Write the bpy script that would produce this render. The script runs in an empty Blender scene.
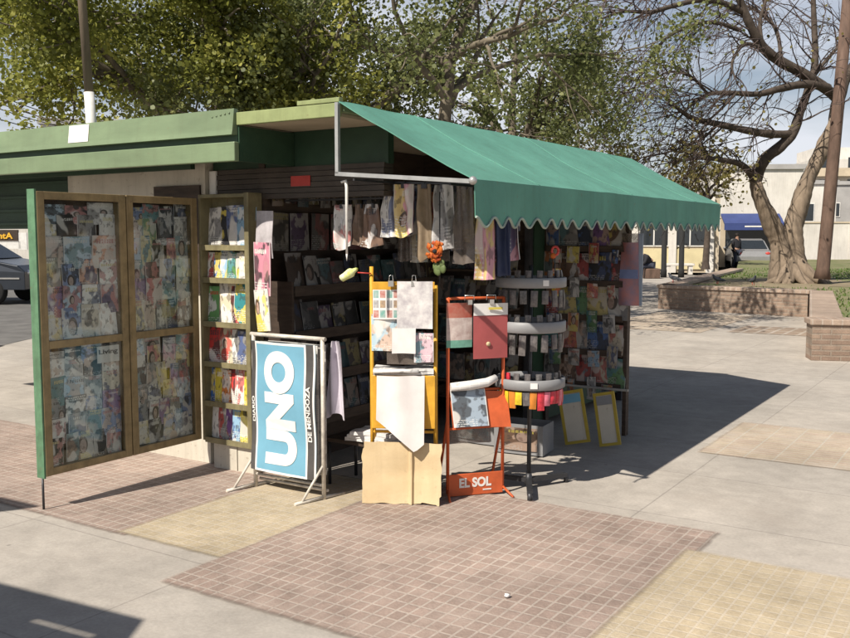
import bpy, bmesh, math, random
import numpy as np
from mathutils import Vector, Matrix, Euler, noise as mnoise
random.seed(7)
R = math.radians
scene = bpy.context.scene
col = scene.collection
PI = math.pi

# ------------------------------------------------------------------ camera
CAM_H = 1.6; FPX = 930.0; PITCH = math.atan((319-236)/FPX)
cd = bpy.data.cameras.new('camera'); cam = bpy.data.objects.new('camera', cd); col.objects.link(cam)
cam.location = (0, 0, CAM_H); cam.rotation_euler = (R(90)-PITCH, 0, 0)
cd.sensor_width = 36; cd.lens = 36*FPX/850; cd.clip_end = 2000; cd.clip_start = .05
scene.camera = cam

def at(x, y, Y):
    cx = (x-425)/FPX; cy = (319-y)/FPX
    r = (cx, math.cos(PITCH)+cy*math.sin(PITCH), -math.sin(PITCH)+cy*math.cos(PITCH))
    t = Y/r[1]
    return Vector((r[0]*t, Y, CAM_H+r[2]*t))

# kiosk frame: x = r (out to the right side), y = u (along the awning), origin at the roof's front right corner
A = R(32.7); O = Vector((-.478, 5.23, 0))
def K(r, u, z=0):
    return Vector((O.x+r*math.cos(A)+u*math.sin(A), O.y-r*math.sin(A)+u*math.cos(A), z))

# ------------------------------------------------------------------ light
SUN = Vector((.65, .700, -1.0))
el = math.asin(1/SUN.length)
sl = bpy.data.lights.new('sun', 'SUN'); sl.energy = 4.9; sl.angle = R(.5); sl.color = (1, .93, .82)
so = bpy.data.objects.new('sun', sl); col.objects.link(so)
so.rotation_euler = SUN.to_track_quat('-Z', 'Y').to_euler(); so.location = (-8, -8, 14)
w = bpy.data.worlds.new('World'); scene.world = w; w.use_nodes = True
nt = w.node_tree; nt.nodes.clear()
out = nt.nodes.new('ShaderNodeOutputWorld'); bg = nt.nodes.new('ShaderNodeBackground')
sky = nt.nodes.new('ShaderNodeTexSky'); sky.sky_type = 'NISHITA'; sky.sun_disc = False
sky.sun_elevation = el; sky.sun_rotation = math.atan2(-SUN.x, -SUN.y) % (2*PI)
sky.air_density = 1.0; sky.dust_density = 1.0; sky.ozone_density = 1.2
tc = nt.nodes.new('ShaderNodeTexCoord'); mp = nt.nodes.new('ShaderNodeMapping'); mp.inputs['Scale'].default_value = (1.4, 1.4, 4)
nz = nt.nodes.new('ShaderNodeTexNoise'); nz.inputs['Scale'].default_value = 2.2; nz.inputs['Detail'].default_value = 7
rp = nt.nodes.new('ShaderNodeValToRGB'); rp.color_ramp.elements[0].position = .30; rp.color_ramp.elements[1].position = .60
rp.color_ramp.elements[1].color = (.8, .8, .8, 1)
mx = nt.nodes.new('ShaderNodeMix'); mx.data_type = 'RGBA'; mx.inputs[7].default_value = (13., 13.2, 14.2, 1)
L = nt.links.new
L(tc.outputs['Generated'], mp.inputs[0]); L(mp.outputs[0], nz.inputs['Vector']); L(nz.outputs[0], rp.inputs[0])
sp = nt.nodes.new('ShaderNodeSeparateXYZ'); L(tc.outputs['Generated'], sp.inputs[0])
hz = nt.nodes.new('ShaderNodeMapRange'); hz.inputs[1].default_value = .30; hz.inputs[2].default_value = .62; hz.inputs[3].default_value = 1; hz.inputs[4].default_value = 0; L(sp.outputs[2], hz.inputs[0])
cm = nt.nodes.new('ShaderNodeMath'); cm.operation = 'MULTIPLY'; L(rp.outputs[0], cm.inputs[0]); L(hz.outputs[0], cm.inputs[1]); L(cm.outputs[0], mx.inputs[0]); L(sky.outputs[0], mx.inputs[6]); L(mx.outputs[2], bg.inputs[0]); L(bg.outputs[0], out.inputs[0])
bg.inputs[1].default_value = .05
scene.view_settings.view_transform = 'Standard'; scene.view_settings.look = 'None'
scene.view_settings.gamma = 1; scene.view_settings.exposure = .5; scene.view_settings.use_curve_mapping = False
scene.render.engine = 'CYCLES'

# ------------------------------------------------------------------ materials
def newmat(name):
    m = bpy.data.materials.new(name); m.use_nodes = True
    n = m.node_tree.nodes; b = n['Principled BSDF']
    return m, n, m.node_tree.links.new, b
def mat(name, c, rough=.7, metal=0, var=.25, scale=6., bump=.0, bscale=40., spec=.3, c2=None, stretch=None, transl=0, drip=0):
    """procedural surface: two tones mixed by noise, fine bump, roughness variation"""
    m, n, l, b = newmat(name)
    t = n.new('ShaderNodeTexCoord'); mp = n.new('ShaderNodeMapping')
    if stretch: mp.inputs['Scale'].default_value = stretch
    l(t.outputs['Object'], mp.inputs[0])
    z = n.new('ShaderNodeTexNoise'); z.inputs['Scale'].default_value = scale; z.inputs['Detail'].default_value = 6; z.inputs['Roughness'].default_value = .62
    l(mp.outputs[0], z.inputs['Vector'])
    rmp = n.new('ShaderNodeMapRange'); rmp.inputs[1].default_value = .32; rmp.inputs[2].default_value = .68
    l(z.outputs[0], rmp.inputs[0])
    mixn = n.new('ShaderNodeMix'); mixn.data_type = 'RGBA'
    d = c2 or tuple(x*(1-var) for x in c)
    mixn.inputs[6].default_value = (*d, 1); mixn.inputs[7].default_value = (*(c if c2 else tuple(min(1, x*(1+var*.5)) for x in c)), 1)
    l(rmp.outputs[0], mixn.inputs[0]); cout = mixn.outputs[2]
    if drip:
        m2 = n.new('ShaderNodeMapping'); m2.inputs['Scale'].default_value = (9, 9, .8); l(t.outputs['Object'], m2.inputs[0])
        z3 = n.new('ShaderNodeTexNoise'); z3.inputs['Scale'].default_value = 1.6; z3.inputs['Detail'].default_value = 6; z3.inputs['Roughness'].default_value = .7; l(m2.outputs[0], z3.inputs['Vector'])
        r3 = n.new('ShaderNodeMapRange'); r3.inputs[1].default_value = .48; r3.inputs[2].default_value = .70; r3.inputs[4].default_value = drip; l(z3.outputs[0], r3.inputs[0])
        x3 = n.new('ShaderNodeMix'); x3.data_type = 'RGBA'; l(r3.outputs[0], x3.inputs[0]); l(cout, x3.inputs[6]); x3.inputs[7].default_value = (c[0]*.35+.02, c[1]*.3+.015, c[2]*.28+.01, 1); cout = x3.outputs[2]
        z4 = n.new('ShaderNodeTexNoise'); z4.inputs['Scale'].default_value = 34; z4.inputs['Detail'].default_value = 3; l(t.outputs['Object'], z4.inputs['Vector'])
        r4 = n.new('ShaderNodeMapRange'); r4.inputs[1].default_value = .66; r4.inputs[2].default_value = .70; r4.inputs[4].default_value = drip; l(z4.outputs[0], r4.inputs[0])
        x4 = n.new('ShaderNodeMix'); x4.data_type = 'RGBA'; l(r4.outputs[0], x4.inputs[0]); l(cout, x4.inputs[6]); x4.inputs[7].default_value = (.16, .10, .06, 1); cout = x4.outputs[2]
    l(cout, b.inputs['Base Color'])
    b.inputs['Roughness'].default_value = rough; b.inputs['Metallic'].default_value = metal
    b.inputs['Specular IOR Level'].default_value = spec
    if bump:
        z2 = n.new('ShaderNodeTexNoise'); z2.inputs['Scale'].default_value = bscale; z2.inputs['Detail'].default_value = 5
        l(mp.outputs[0], z2.inputs['Vector'])
        bp = n.new('ShaderNodeBump'); bp.inputs['Strength'].default_value = bump; bp.inputs['Distance'].default_value = .01
        l(z2.outputs[0], bp.inputs['Height']); l(bp.outputs[0], b.inputs['Normal'])
    if transl:
        tr = n.new('ShaderNodeBsdfTranslucent'); ms = n.new('ShaderNodeMixShader'); ms.inputs[0].default_value = transl
        l(mixn.outputs[2], tr.inputs[0]); l(b.outputs[0], ms.inputs[1]); l(tr.outputs[0], ms.inputs[2])
        l(ms.outputs[0], n['Material Output'].inputs[0])
    return m

def leafmat(name, ca, cb, cc, transl=.35):
    m, n, l, b = newmat(name)
    g = n.new('ShaderNodeNewGeometry'); rp = n.new('ShaderNodeValToRGB')
    e = rp.color_ramp.elements; e[0].color = (*ca, 1); e[1].color = (*cc, 1); x = e.new(.55); x.color = (*cb, 1)
    t = n.new('ShaderNodeTexCoord'); z = n.new('ShaderNodeTexNoise'); z.inputs['Scale'].default_value = .9; l(t.outputs['Object'], z.inputs['Vector'])
    a = n.new('ShaderNodeMath'); a.operation = 'MULTIPLY_ADD'; a.inputs[1].default_value = .55
    s = n.new('ShaderNodeMath'); s.operation = 'MULTIPLY_ADD'; s.inputs[1].default_value = 1.1; s.inputs[2].default_value = -.33
    l(z.outputs[0], s.inputs[0]); l(g.outputs['Random Per Island'], a.inputs[0]); l(s.outputs[0], a.inputs[2])
    l(a.outputs[0], rp.inputs[0]); l(rp.outputs[0], b.inputs['Base Color'])
    b.inputs['Roughness'].default_value = .5; b.inputs['Specular IOR Level'].default_value = .35
    tr = n.new('ShaderNodeBsdfTranslucent'); ms = n.new('ShaderNodeMixShader'); ms.inputs[0].default_value = transl
    l(rp.outputs[0], tr.inputs[0]); l(b.outputs[0], ms.inputs[1]); l(tr.outputs[0], ms.inputs[2]); l(ms.outputs[0], n['Material Output'].inputs[0])
    return m

def tilemat(name, c1, c2, mortar, bw, bh, msize, stain=.35, offset=0., rough=.8, bump=.35, patch=None, edge=None, spots=0):
    """small paving cells with worn, dusty variation in plan (object) coordinates"""
    m, n, l, b = newmat(name)
    t = n.new('ShaderNodeTexCoord')
    wz = n.new('ShaderNodeTexNoise'); wz.inputs['Scale'].default_value = 3; l(t.outputs['Object'], wz.inputs['Vector'])
    va = n.new('ShaderNodeVectorMath'); va.operation = 'MULTIPLY_ADD'; va.inputs[1].default_value = (.012, .012, 0)
    l(wz.outputs['Color'], va.inputs[0]); l(t.outputs['Object'], va.inputs[2])
    br = n.new('ShaderNodeTexBrick'); br.offset = offset; br.squash = 1
    br.inputs['Scale'].default_value = 1; br.inputs['Brick Width'].default_value = bw; br.inputs['Row Height'].default_value = bh
    br.inputs['Mortar Size'].default_value = msize; br.inputs['Mortar Smooth'].default_value = .3; br.inputs['Bias'].default_value = 0
    br.inputs['Color1'].default_value = (*c1, 1); br.inputs['Color2'].default_value = (*c2, 1); br.inputs['Mortar'].default_value = (*mortar, 1)
    l(va.outputs[0], br.inputs['Vector'])
    cur = br.outputs['Color']
    for sc, amt, det in ((1.3, stain, 5), (9, stain*.6, 6), (55, stain*.5, 3)):
        z = n.new('ShaderNodeTexNoise'); z.inputs['Scale'].default_value = sc; z.inputs['Detail'].default_value = det; l(t.outputs['Object'], z.inputs['Vector'])
        mr = n.new('ShaderNodeMapRange'); mr.inputs[1].default_value = .3; mr.inputs[2].default_value = .7
        mr.inputs[3].default_value = 1-amt*.75; mr.inputs[4].default_value = 1+amt*.45; l(z.outputs[0], mr.inputs[0])
        vm = n.new('ShaderNodeMix'); vm.data_type = 'RGBA'; vm.blend_type = 'MULTIPLY'; vm.inputs[0].default_value = 1
        l(cur, vm.inputs[6]); l(mr.outputs[0], vm.inputs[7]); cur = vm.outputs[2]
    if patch:
        z = n.new('ShaderNodeTexNoise'); z.inputs['Scale'].default_value = 2.1; z.inputs['Detail'].default_value = 8; z.inputs['Roughness'].default_value = .7
        l(t.outputs['Object'], z.inputs['Vector'])
        mr = n.new('ShaderNodeMapRange'); mr.inputs[1].default_value = .5; mr.inputs[2].default_value = .72; mr.inputs[4].default_value = .75; l(z.outputs[0], mr.inputs[0])
        vm = n.new('ShaderNodeMix'); vm.data_type = 'RGBA'; l(mr.outputs[0], vm.inputs[0]); l(cur, vm.inputs[6]); vm.inputs[7].default_value = (*patch, 1); cur = vm.outputs[2]
    if spots:
        vo = n.new('ShaderNodeTexVoronoi'); vo.inputs['Scale'].default_value = 3.2; l(t.outputs['Object'], vo.inputs['Vector'])
        mr = n.new('ShaderNodeMapRange'); mr.inputs[1].default_value = .05; mr.inputs[2].default_value = .035; mr.inputs[4].default_value = spots; l(vo.outputs['Distance'], mr.inputs[0])
        vm = n.new('ShaderNodeMix'); vm.data_type = 'RGBA'; l(mr.outputs[0], vm.inputs[0]); l(cur, vm.inputs[6]); vm.inputs[7].default_value = (.16, .145, .13, 1); cur = vm.outputs[2]
        z = n.new('ShaderNodeTexNoise'); z.inputs['Scale'].default_value = .55; z.inputs['Detail'].default_value = 9; z.inputs['Roughness'].default_value = .75; l(t.outputs['Object'], z.inputs['Vector'])
        mr = n.new('ShaderNodeMapRange'); mr.inputs[1].default_value = .52; mr.inputs[2].default_value = .68; mr.inputs[4].default_value = .45; l(z.outputs[0], mr.inputs[0])
        vm = n.new('ShaderNodeMix'); vm.data_type = 'RGBA'; l(mr.outputs[0], vm.inputs[0]); l(cur, vm.inputs[6]); vm.inputs[7].default_value = (.31, .265, .225, 1); cur = vm.outputs[2]
    if edge:
        sx = n.new('ShaderNodeSeparateXYZ'); l(t.outputs['Object'], sx.inputs[0]); acc = None
        for o_, sg, k_ in ((0, 1, edge[0]), (0, -1, edge[1]), (1, 1, edge[2]), (1, -1, edge[3])):
            a_ = n.new('ShaderNodeMath'); a_.operation = 'MULTIPLY_ADD'; a_.inputs[1].default_value = sg; a_.inputs[2].default_value = -sg*k_; l(sx.outputs[o_], a_.inputs[0])
            if acc is None: acc = a_.outputs[0]
            else:
                q_ = n.new('ShaderNodeMath'); q_.operation = 'MINIMUM'; l(acc, q_.inputs[0]); l(a_.outputs[0], q_.inputs[1]); acc = q_.outputs[0]
        z = n.new('ShaderNodeTexNoise'); z.inputs['Scale'].default_value = 9; z.inputs['Detail'].default_value = 6; z.inputs['Roughness'].default_value = .55; l(t.outputs['Object'], z.inputs['Vector'])
        mr = n.new('ShaderNodeMapRange'); mr.inputs[1].default_value = .3; mr.inputs[2].default_value = .7; mr.inputs[3].default_value = 0; mr.inputs[4].default_value = .012; l(z.outputs[0], mr.inputs[0])
        sb_ = n.new('ShaderNodeMath'); sb_.operation = 'SUBTRACT'; l(acc, sb_.inputs[0]); l(mr.outputs[0], sb_.inputs[1])
        al = n.new('ShaderNodeMapRange'); al.inputs[1].default_value = -.006; al.inputs[2].default_value = .03; l(sb_.outputs[0], al.inputs[0])
        trn = n.new('ShaderNodeBsdfTransparent'); msx = n.new('ShaderNodeMixShader'); l(al.outputs[0], msx.inputs[0]); l(trn.outputs[0], msx.inputs[1]); l(b.outputs[0], msx.inputs[2]); l(msx.outputs[0], n['Material Output'].inputs[0])
    l(cur, b.inputs['Base Color']); b.inputs['Roughness'].default_value = rough; b.inputs['Specular IOR Level'].default_value = .25
    bz = n.new('ShaderNodeTexNoise'); bz.inputs['Scale'].default_value = 90; bz.inputs['Detail'].default_value = 4; l(t.outputs['Object'], bz.inputs['Vector'])
    ad = n.new('ShaderNodeMath'); ad.operation = 'MULTIPLY_ADD'; ad.inputs[1].default_value = -1.2; l(br.outputs['Fac'], ad.inputs[0]); l(bz.outputs[0], ad.inputs[2])
    bp = n.new('ShaderNodeBump'); bp.inputs['Strength'].default_value = bump; bp.inputs['Distance'].default_value = .006
    l(ad.outputs[0], bp.inputs['Height']); l(bp.outputs[0], b.inputs['Normal'])
    return m

def covermat(name, gloss=.35, tone=1., desat=0., faces=.8):
    """printed cover: main colour from the object, picture blobs, masthead and text rows; each object seeds its own layout"""
    m, n, l, b = newmat(name)
    oi = n.new('ShaderNodeObjectInfo'); uv = n.new('ShaderNodeUVMap')
    sx = n.new('ShaderNodeSeparateXYZ'); l(uv.outputs[0], sx.inputs[0])
    rw = n.new('ShaderNodeMath'); rw.operation = 'MULTIPLY'; rw.inputs[1].default_value = 97.; l(oi.outputs['Random'], rw.inputs[0])
    def nz4(scale, det=3):
        z = n.new('ShaderNodeTexNoise'); z.noise_dimensions = '4D'; z.inputs['Scale'].default_value = scale; z.inputs['Detail'].default_value = det
        l(uv.outputs[0], z.inputs['Vector']); l(rw.outputs[0], z.inputs['W']); return z
    def mixc(f, a, c):
        x = n.new('ShaderNodeMix'); x.data_type = 'RGBA'
        for k, v in ((0, f), (6, a), (7, c)):
            if hasattr(v, 'is_linked'): l(v, x.inputs[k])
            else: x.inputs[k].default_value = v
        return x.outputs[2]
    def step(v, e0, e1):
        x = n.new('ShaderNodeMapRange'); x.inputs[1].default_value = e0; x.inputs[2].default_value = e1
        l(v, x.inputs[0]); return x.outputs[0]
    def mul(a, c):
        x = n.new('ShaderNodeMath'); x.operation = 'MULTIPLY'
        l(a, x.inputs[0])
        if hasattr(c, 'is_linked'): l(c, x.inputs[1])
        else: x.inputs[1].default_value = c
        return x.outputs[0]
    pal = n.new('ShaderNodeValToRGB'); pal.color_ramp.interpolation = 'CONSTANT'
    e = pal.color_ramp.elements; cs = [(.75, .72, .66), (.5, .06, .05), (.62, .42, .3), (.06, .1, .25), (.7, .55, .1), (.1, .28, .32), (.04, .04, .04), (.66, .64, .62)]
    e[0].color = (*cs[0], 1); e[1].position = .88; e[1].color = (*cs[7], 1)
    for i in range(1, 7): q = e.new(i/8.); q.color = (*cs[i], 1)
    fr = n.new('ShaderNodeMath'); fr.operation = 'FRACT'; m7 = n.new('ShaderNodeMath'); m7.operation = 'MULTIPLY'; m7.inputs[1].default_value = 13.7
    l(oi.outputs['Random'], m7.inputs[0]); l(m7.outputs[0], fr.inputs[0]); l(fr.outputs[0], pal.inputs[0])
    z1 = nz4(2.2, 2); z2 = nz4(5.5, 5); z3 = nz4(1.4, 1)
    c = oi.outputs['Color']
    c = mixc(mul(step(z1.outputs[0], .50, .53), .8), c, pal.outputs[0])
    c = mixc(mul(step(z2.outputs[0], .54, .60), .55), c, (.05, .045, .045, 1))
    c = mixc(mul(step(z3.outputs[0], .58, .62), .7), c, (.72, .68, .62, 1))
    def rnd(k, lo=0., hi=1.):
        a_ = n.new('ShaderNodeMath'); a_.operation = 'MULTIPLY'; a_.inputs[1].default_value = k; l(oi.outputs['Random'], a_.inputs[0])
        f_ = n.new('ShaderNodeMath'); f_.operation = 'FRACT'; l(a_.outputs[0], f_.inputs[0])
        m_ = n.new('ShaderNodeMapRange'); m_.inputs[3].default_value = lo; m_.inputs[4].default_value = hi; l(f_.outputs[0], m_.inputs[0]); return m_.outputs[0]
    def op(o_, a_, b_):
        x = n.new('ShaderNodeMath'); x.operation = o_
        for k, v in ((0, a_), (1, b_)):
            if hasattr(v, 'is_linked'): l(v, x.inputs[k])
            else: x.inputs[k].default_value = v
        return x.outputs[0]
    def ell(cx, cy, rx, ry):
        dx = op('DIVIDE', op('SUBTRACT', sx.outputs[0], cx), rx); dy = op('DIVIDE', op('SUBTRACT', sx.outputs[1], cy), ry)
        return step(op('ADD', op('MULTIPLY', dx, dx), op('MULTIPLY', dy, dy)), 1.12, .88)
    fx = rnd(31.7, .22, .78); fy = rnd(57.3, .30, .62); has = step(rnd(71.9), faces, faces+.01); fs = rnd(83.9, .6, 1.5)
    M_ = lambda k: op('MULTIPLY', fs, k)
    c = mixc(mul(ell(fx, op('SUBTRACT', fy, M_(.46)), M_(.36), M_(.30)), op('MULTIPLY', has, .9)), c, pal.outputs[0])
    c = mixc(mul(ell(op('ADD', fx, M_(rnd(13.3, -.05, .05))), op('ADD', fy, M_(.03)), M_(rnd(53.1, .15, .22)), M_(.215)), op('MULTIPLY', has, .95)), c, (.08, .05, .035, 1))
    c = mixc(mul(ell(fx, fy, M_(.125), M_(.16)), op('MULTIPLY', has, .9)), c, (.50, .34, .26, 1))
    zf = nz4(9, 3); c = mixc(op('MULTIPLY', op('MULTIPLY', ell(fx, fy, M_(.11), M_(.14)), has), op('MULTIPLY', step(zf.outputs[0], .5, .6), .6)), c, (.2, .11, .08, 1))
    def rows(bw, bh, ms, jx):
        ad = n.new('ShaderNodeCombineXYZ'); l(jx, ad.inputs[0]); va = n.new('ShaderNodeVectorMath'); va.operation = 'ADD'; l(uv.outputs[0], va.inputs[0]); l(ad.outputs[0], va.inputs[1])
        br = n.new('ShaderNodeTexBrick'); br.inputs['Scale'].default_value = 1; br.inputs['Brick Width'].default_value = bw; br.inputs['Row Height'].default_value = bh
        br.inputs['Mortar Size'].default_value = ms; br.inputs['Mortar Smooth'].default_value = .1; br.offset = .37
        l(va.outputs[0], br.inputs['Vector']); return op('SUBTRACT', 1., br.outputs['Fac'])
    hp = n.new('ShaderNodeValToRGB'); hp.color_ramp.interpolation = 'CONSTANT'; e = hp.color_ramp.elements; e[0].color = (.74, .71, .65, 1); e[1].position = .8; e[1].color = (.04, .04, .05, 1)
    for p_, cc in ((.35, (.62, .50, .06, 1)), (.5, (.5, .05, .04, 1)), (.65, (.72, .7, .66, 1))): q = e.new(p_); q.color = cc
    l(rnd(23.3), hp.inputs[0]); zl = nz4(19, 1); zb = nz4(30, 2)
    y0 = rnd(43.1, .74, .84); y1 = op('ADD', y0, rnd(17.9, .07, .17)); x0 = rnd(63.7, .03, .35); x1 = rnd(29.1, .62, .97)
    def gt(v, e_): return op('GREATER_THAN', v, e_)
    hd = op('MULTIPLY', op('MULTIPLY', gt(sx.outputs[1], y0), gt(y1, sx.outputs[1])), op('MULTIPLY', gt(sx.outputs[0], x0), gt(x1, sx.outputs[0])))
    strokes = op('MAXIMUM', step(zl.outputs[0], .47, .50), 0.); hd = op('MULTIPLY', hd, op('MULTIPLY', rows(.105, .9, .014, rnd(11.3)), op('MAXIMUM', step(zb.outputs[0], .43, .47), .25)))
    c = mixc(op('MULTIPLY', hd, op('MULTIPLY', step(rnd(83.3), .2, .21), .9)), c, hp.outputs[0])
    tl = op('MULTIPLY', op('MULTIPLY', gt(rnd(37.9, .12, .4), sx.outputs[1]), gt(rnd(47.3, .35, .95), sx.outputs[0])), op('MULTIPLY', rows(.27, .052, .016, rnd(19.7)), step(zl.outputs[0], .44, .48)))
    c = mixc(op('MULTIPLY', tl, .7), c, (.74, .72, .68, 1))
    c = mixc(mul(op('MAXIMUM', gt(.025, sx.outputs[0]), gt(sx.outputs[0], .975)), op('MULTIPLY', step(rnd(91.1), .5, .51), .8)), c, (.70, .68, .64, 1))
    if desat:
        hs = n.new('ShaderNodeHueSaturation'); hs.inputs['Saturation'].default_value = 1-desat; l(c, hs.inputs['Color']); c = hs.outputs[0]
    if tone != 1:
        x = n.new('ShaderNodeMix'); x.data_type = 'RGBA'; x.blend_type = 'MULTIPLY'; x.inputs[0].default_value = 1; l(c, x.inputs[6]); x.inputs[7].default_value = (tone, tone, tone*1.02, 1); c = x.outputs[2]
    l(c, b.inputs['Base Color']); b.inputs['Roughness'].default_value = gloss; b.inputs['Specular IOR Level'].default_value = .4
    return m

def newsmat(name, paper=(.62, .6, .56)):
    m, n, l, b = newmat(name)
    t = n.new('ShaderNodeTexCoord'); mp = n.new('ShaderNodeMapping'); l(t.outputs['Object'], mp.inputs[0])
    br = n.new('ShaderNodeTexBrick'); br.inputs['Scale'].default_value = 1; br.inputs['Brick Width'].default_value = .06; br.inputs['Row Height'].default_value = .012
    br.inputs['Mortar Size'].default_value = .0035; br.offset = 0
    mp.inputs['Rotation'].default_value = (R(90), 0, 0); l(mp.outputs[0], br.inputs['Vector'])
    z = n.new('ShaderNodeTexNoise'); z.inputs['Scale'].default_value = 13; l(t.outputs['Object'], z.inputs['Vector'])
    br.inputs['Color1'].default_value = (*[p*.78 for p in paper], 1); br.inputs['Color2'].default_value = (*[p*.88 for p in paper], 1); br.inputs['Mortar'].default_value = (*paper, 1)
    mr = n.new('ShaderNodeMapRange'); mr.inputs[1].default_value = .56; mr.inputs[2].default_value = .6; l(z.outputs[0], mr.inputs[0])
    x = n.new('ShaderNodeMix'); x.data_type = 'RGBA'; l(mr.outputs[0], x.inputs[0]); l(br.outputs[0], x.inputs[6]); x.inputs[7].default_value = (*[p*.6 for p in paper], 1)
    l(x.outputs[2], b.inputs['Base Color']); b.inputs['Roughness'].default_value = .85
    return m

def glassmat(name, tint=(.92, .94, .93), base=.035):
    m, n, l, b = newmat(name)
    tr = n.new('ShaderNodeBsdfTransparent'); tr.inputs[0].default_value = (*tint, 1)
    gl = n.new('ShaderNodeBsdfGlossy'); gl.inputs['Roughness'].default_value = .06
    fr = n.new('ShaderNodeFresnel'); fr.inputs[0].default_value = 1.22
    z = n.new('ShaderNodeTexNoise'); z.inputs['Scale'].default_value = 4; z.inputs['Detail'].default_value = 5
    t = n.new('ShaderNodeTexCoord'); l(t.outputs['Object'], z.inputs['Vector'])
    ma = n.new('ShaderNodeMath'); ma.operation = 'MULTIPLY_ADD'; ma.inputs[1].default_value = base*1.5; l(z.outputs[0], ma.inputs[0]); l(fr.outputs[0], ma.inputs[2])
    ms = n.new('ShaderNodeMixShader'); l(ma.outputs[0], ms.inputs[0]); l(tr.outputs[0], ms.inputs[1]); l(gl.outputs[0], ms.inputs[2])
    l(ms.outputs[0], n['Material Output'].inputs[0]); n.remove(b)
    return m

def plasticmat(name, c, alpha=.45):
    m, n, l, b = newmat(name)
    b.inputs['Base Color'].default_value = (*c, 1); b.inputs['Roughness'].default_value = .25
    tr = n.new('ShaderNodeBsdfTransparent'); ms = n.new('ShaderNodeMixShader')
    z = n.new('ShaderNodeTexNoise'); z.inputs['Scale'].default_value = 12; t = n.new('ShaderNodeTexCoord'); l(t.outputs['Object'], z.inputs['Vector'])
    mr = n.new('ShaderNodeMapRange'); mr.inputs[1].default_value = .3; mr.inputs[2].default_value = .7; mr.inputs[3].default_value = max(0, alpha-.25); mr.inputs[4].default_value = min(1, alpha+.25); l(z.outputs[0], mr.inputs[0])
    l(mr.outputs[0], ms.inputs[0]); l(tr.outputs[0], ms.inputs[1]); l(b.outputs[0], ms.inputs[2]); l(ms.outputs[0], n['Material Output'].inputs[0])
    return m

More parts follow.
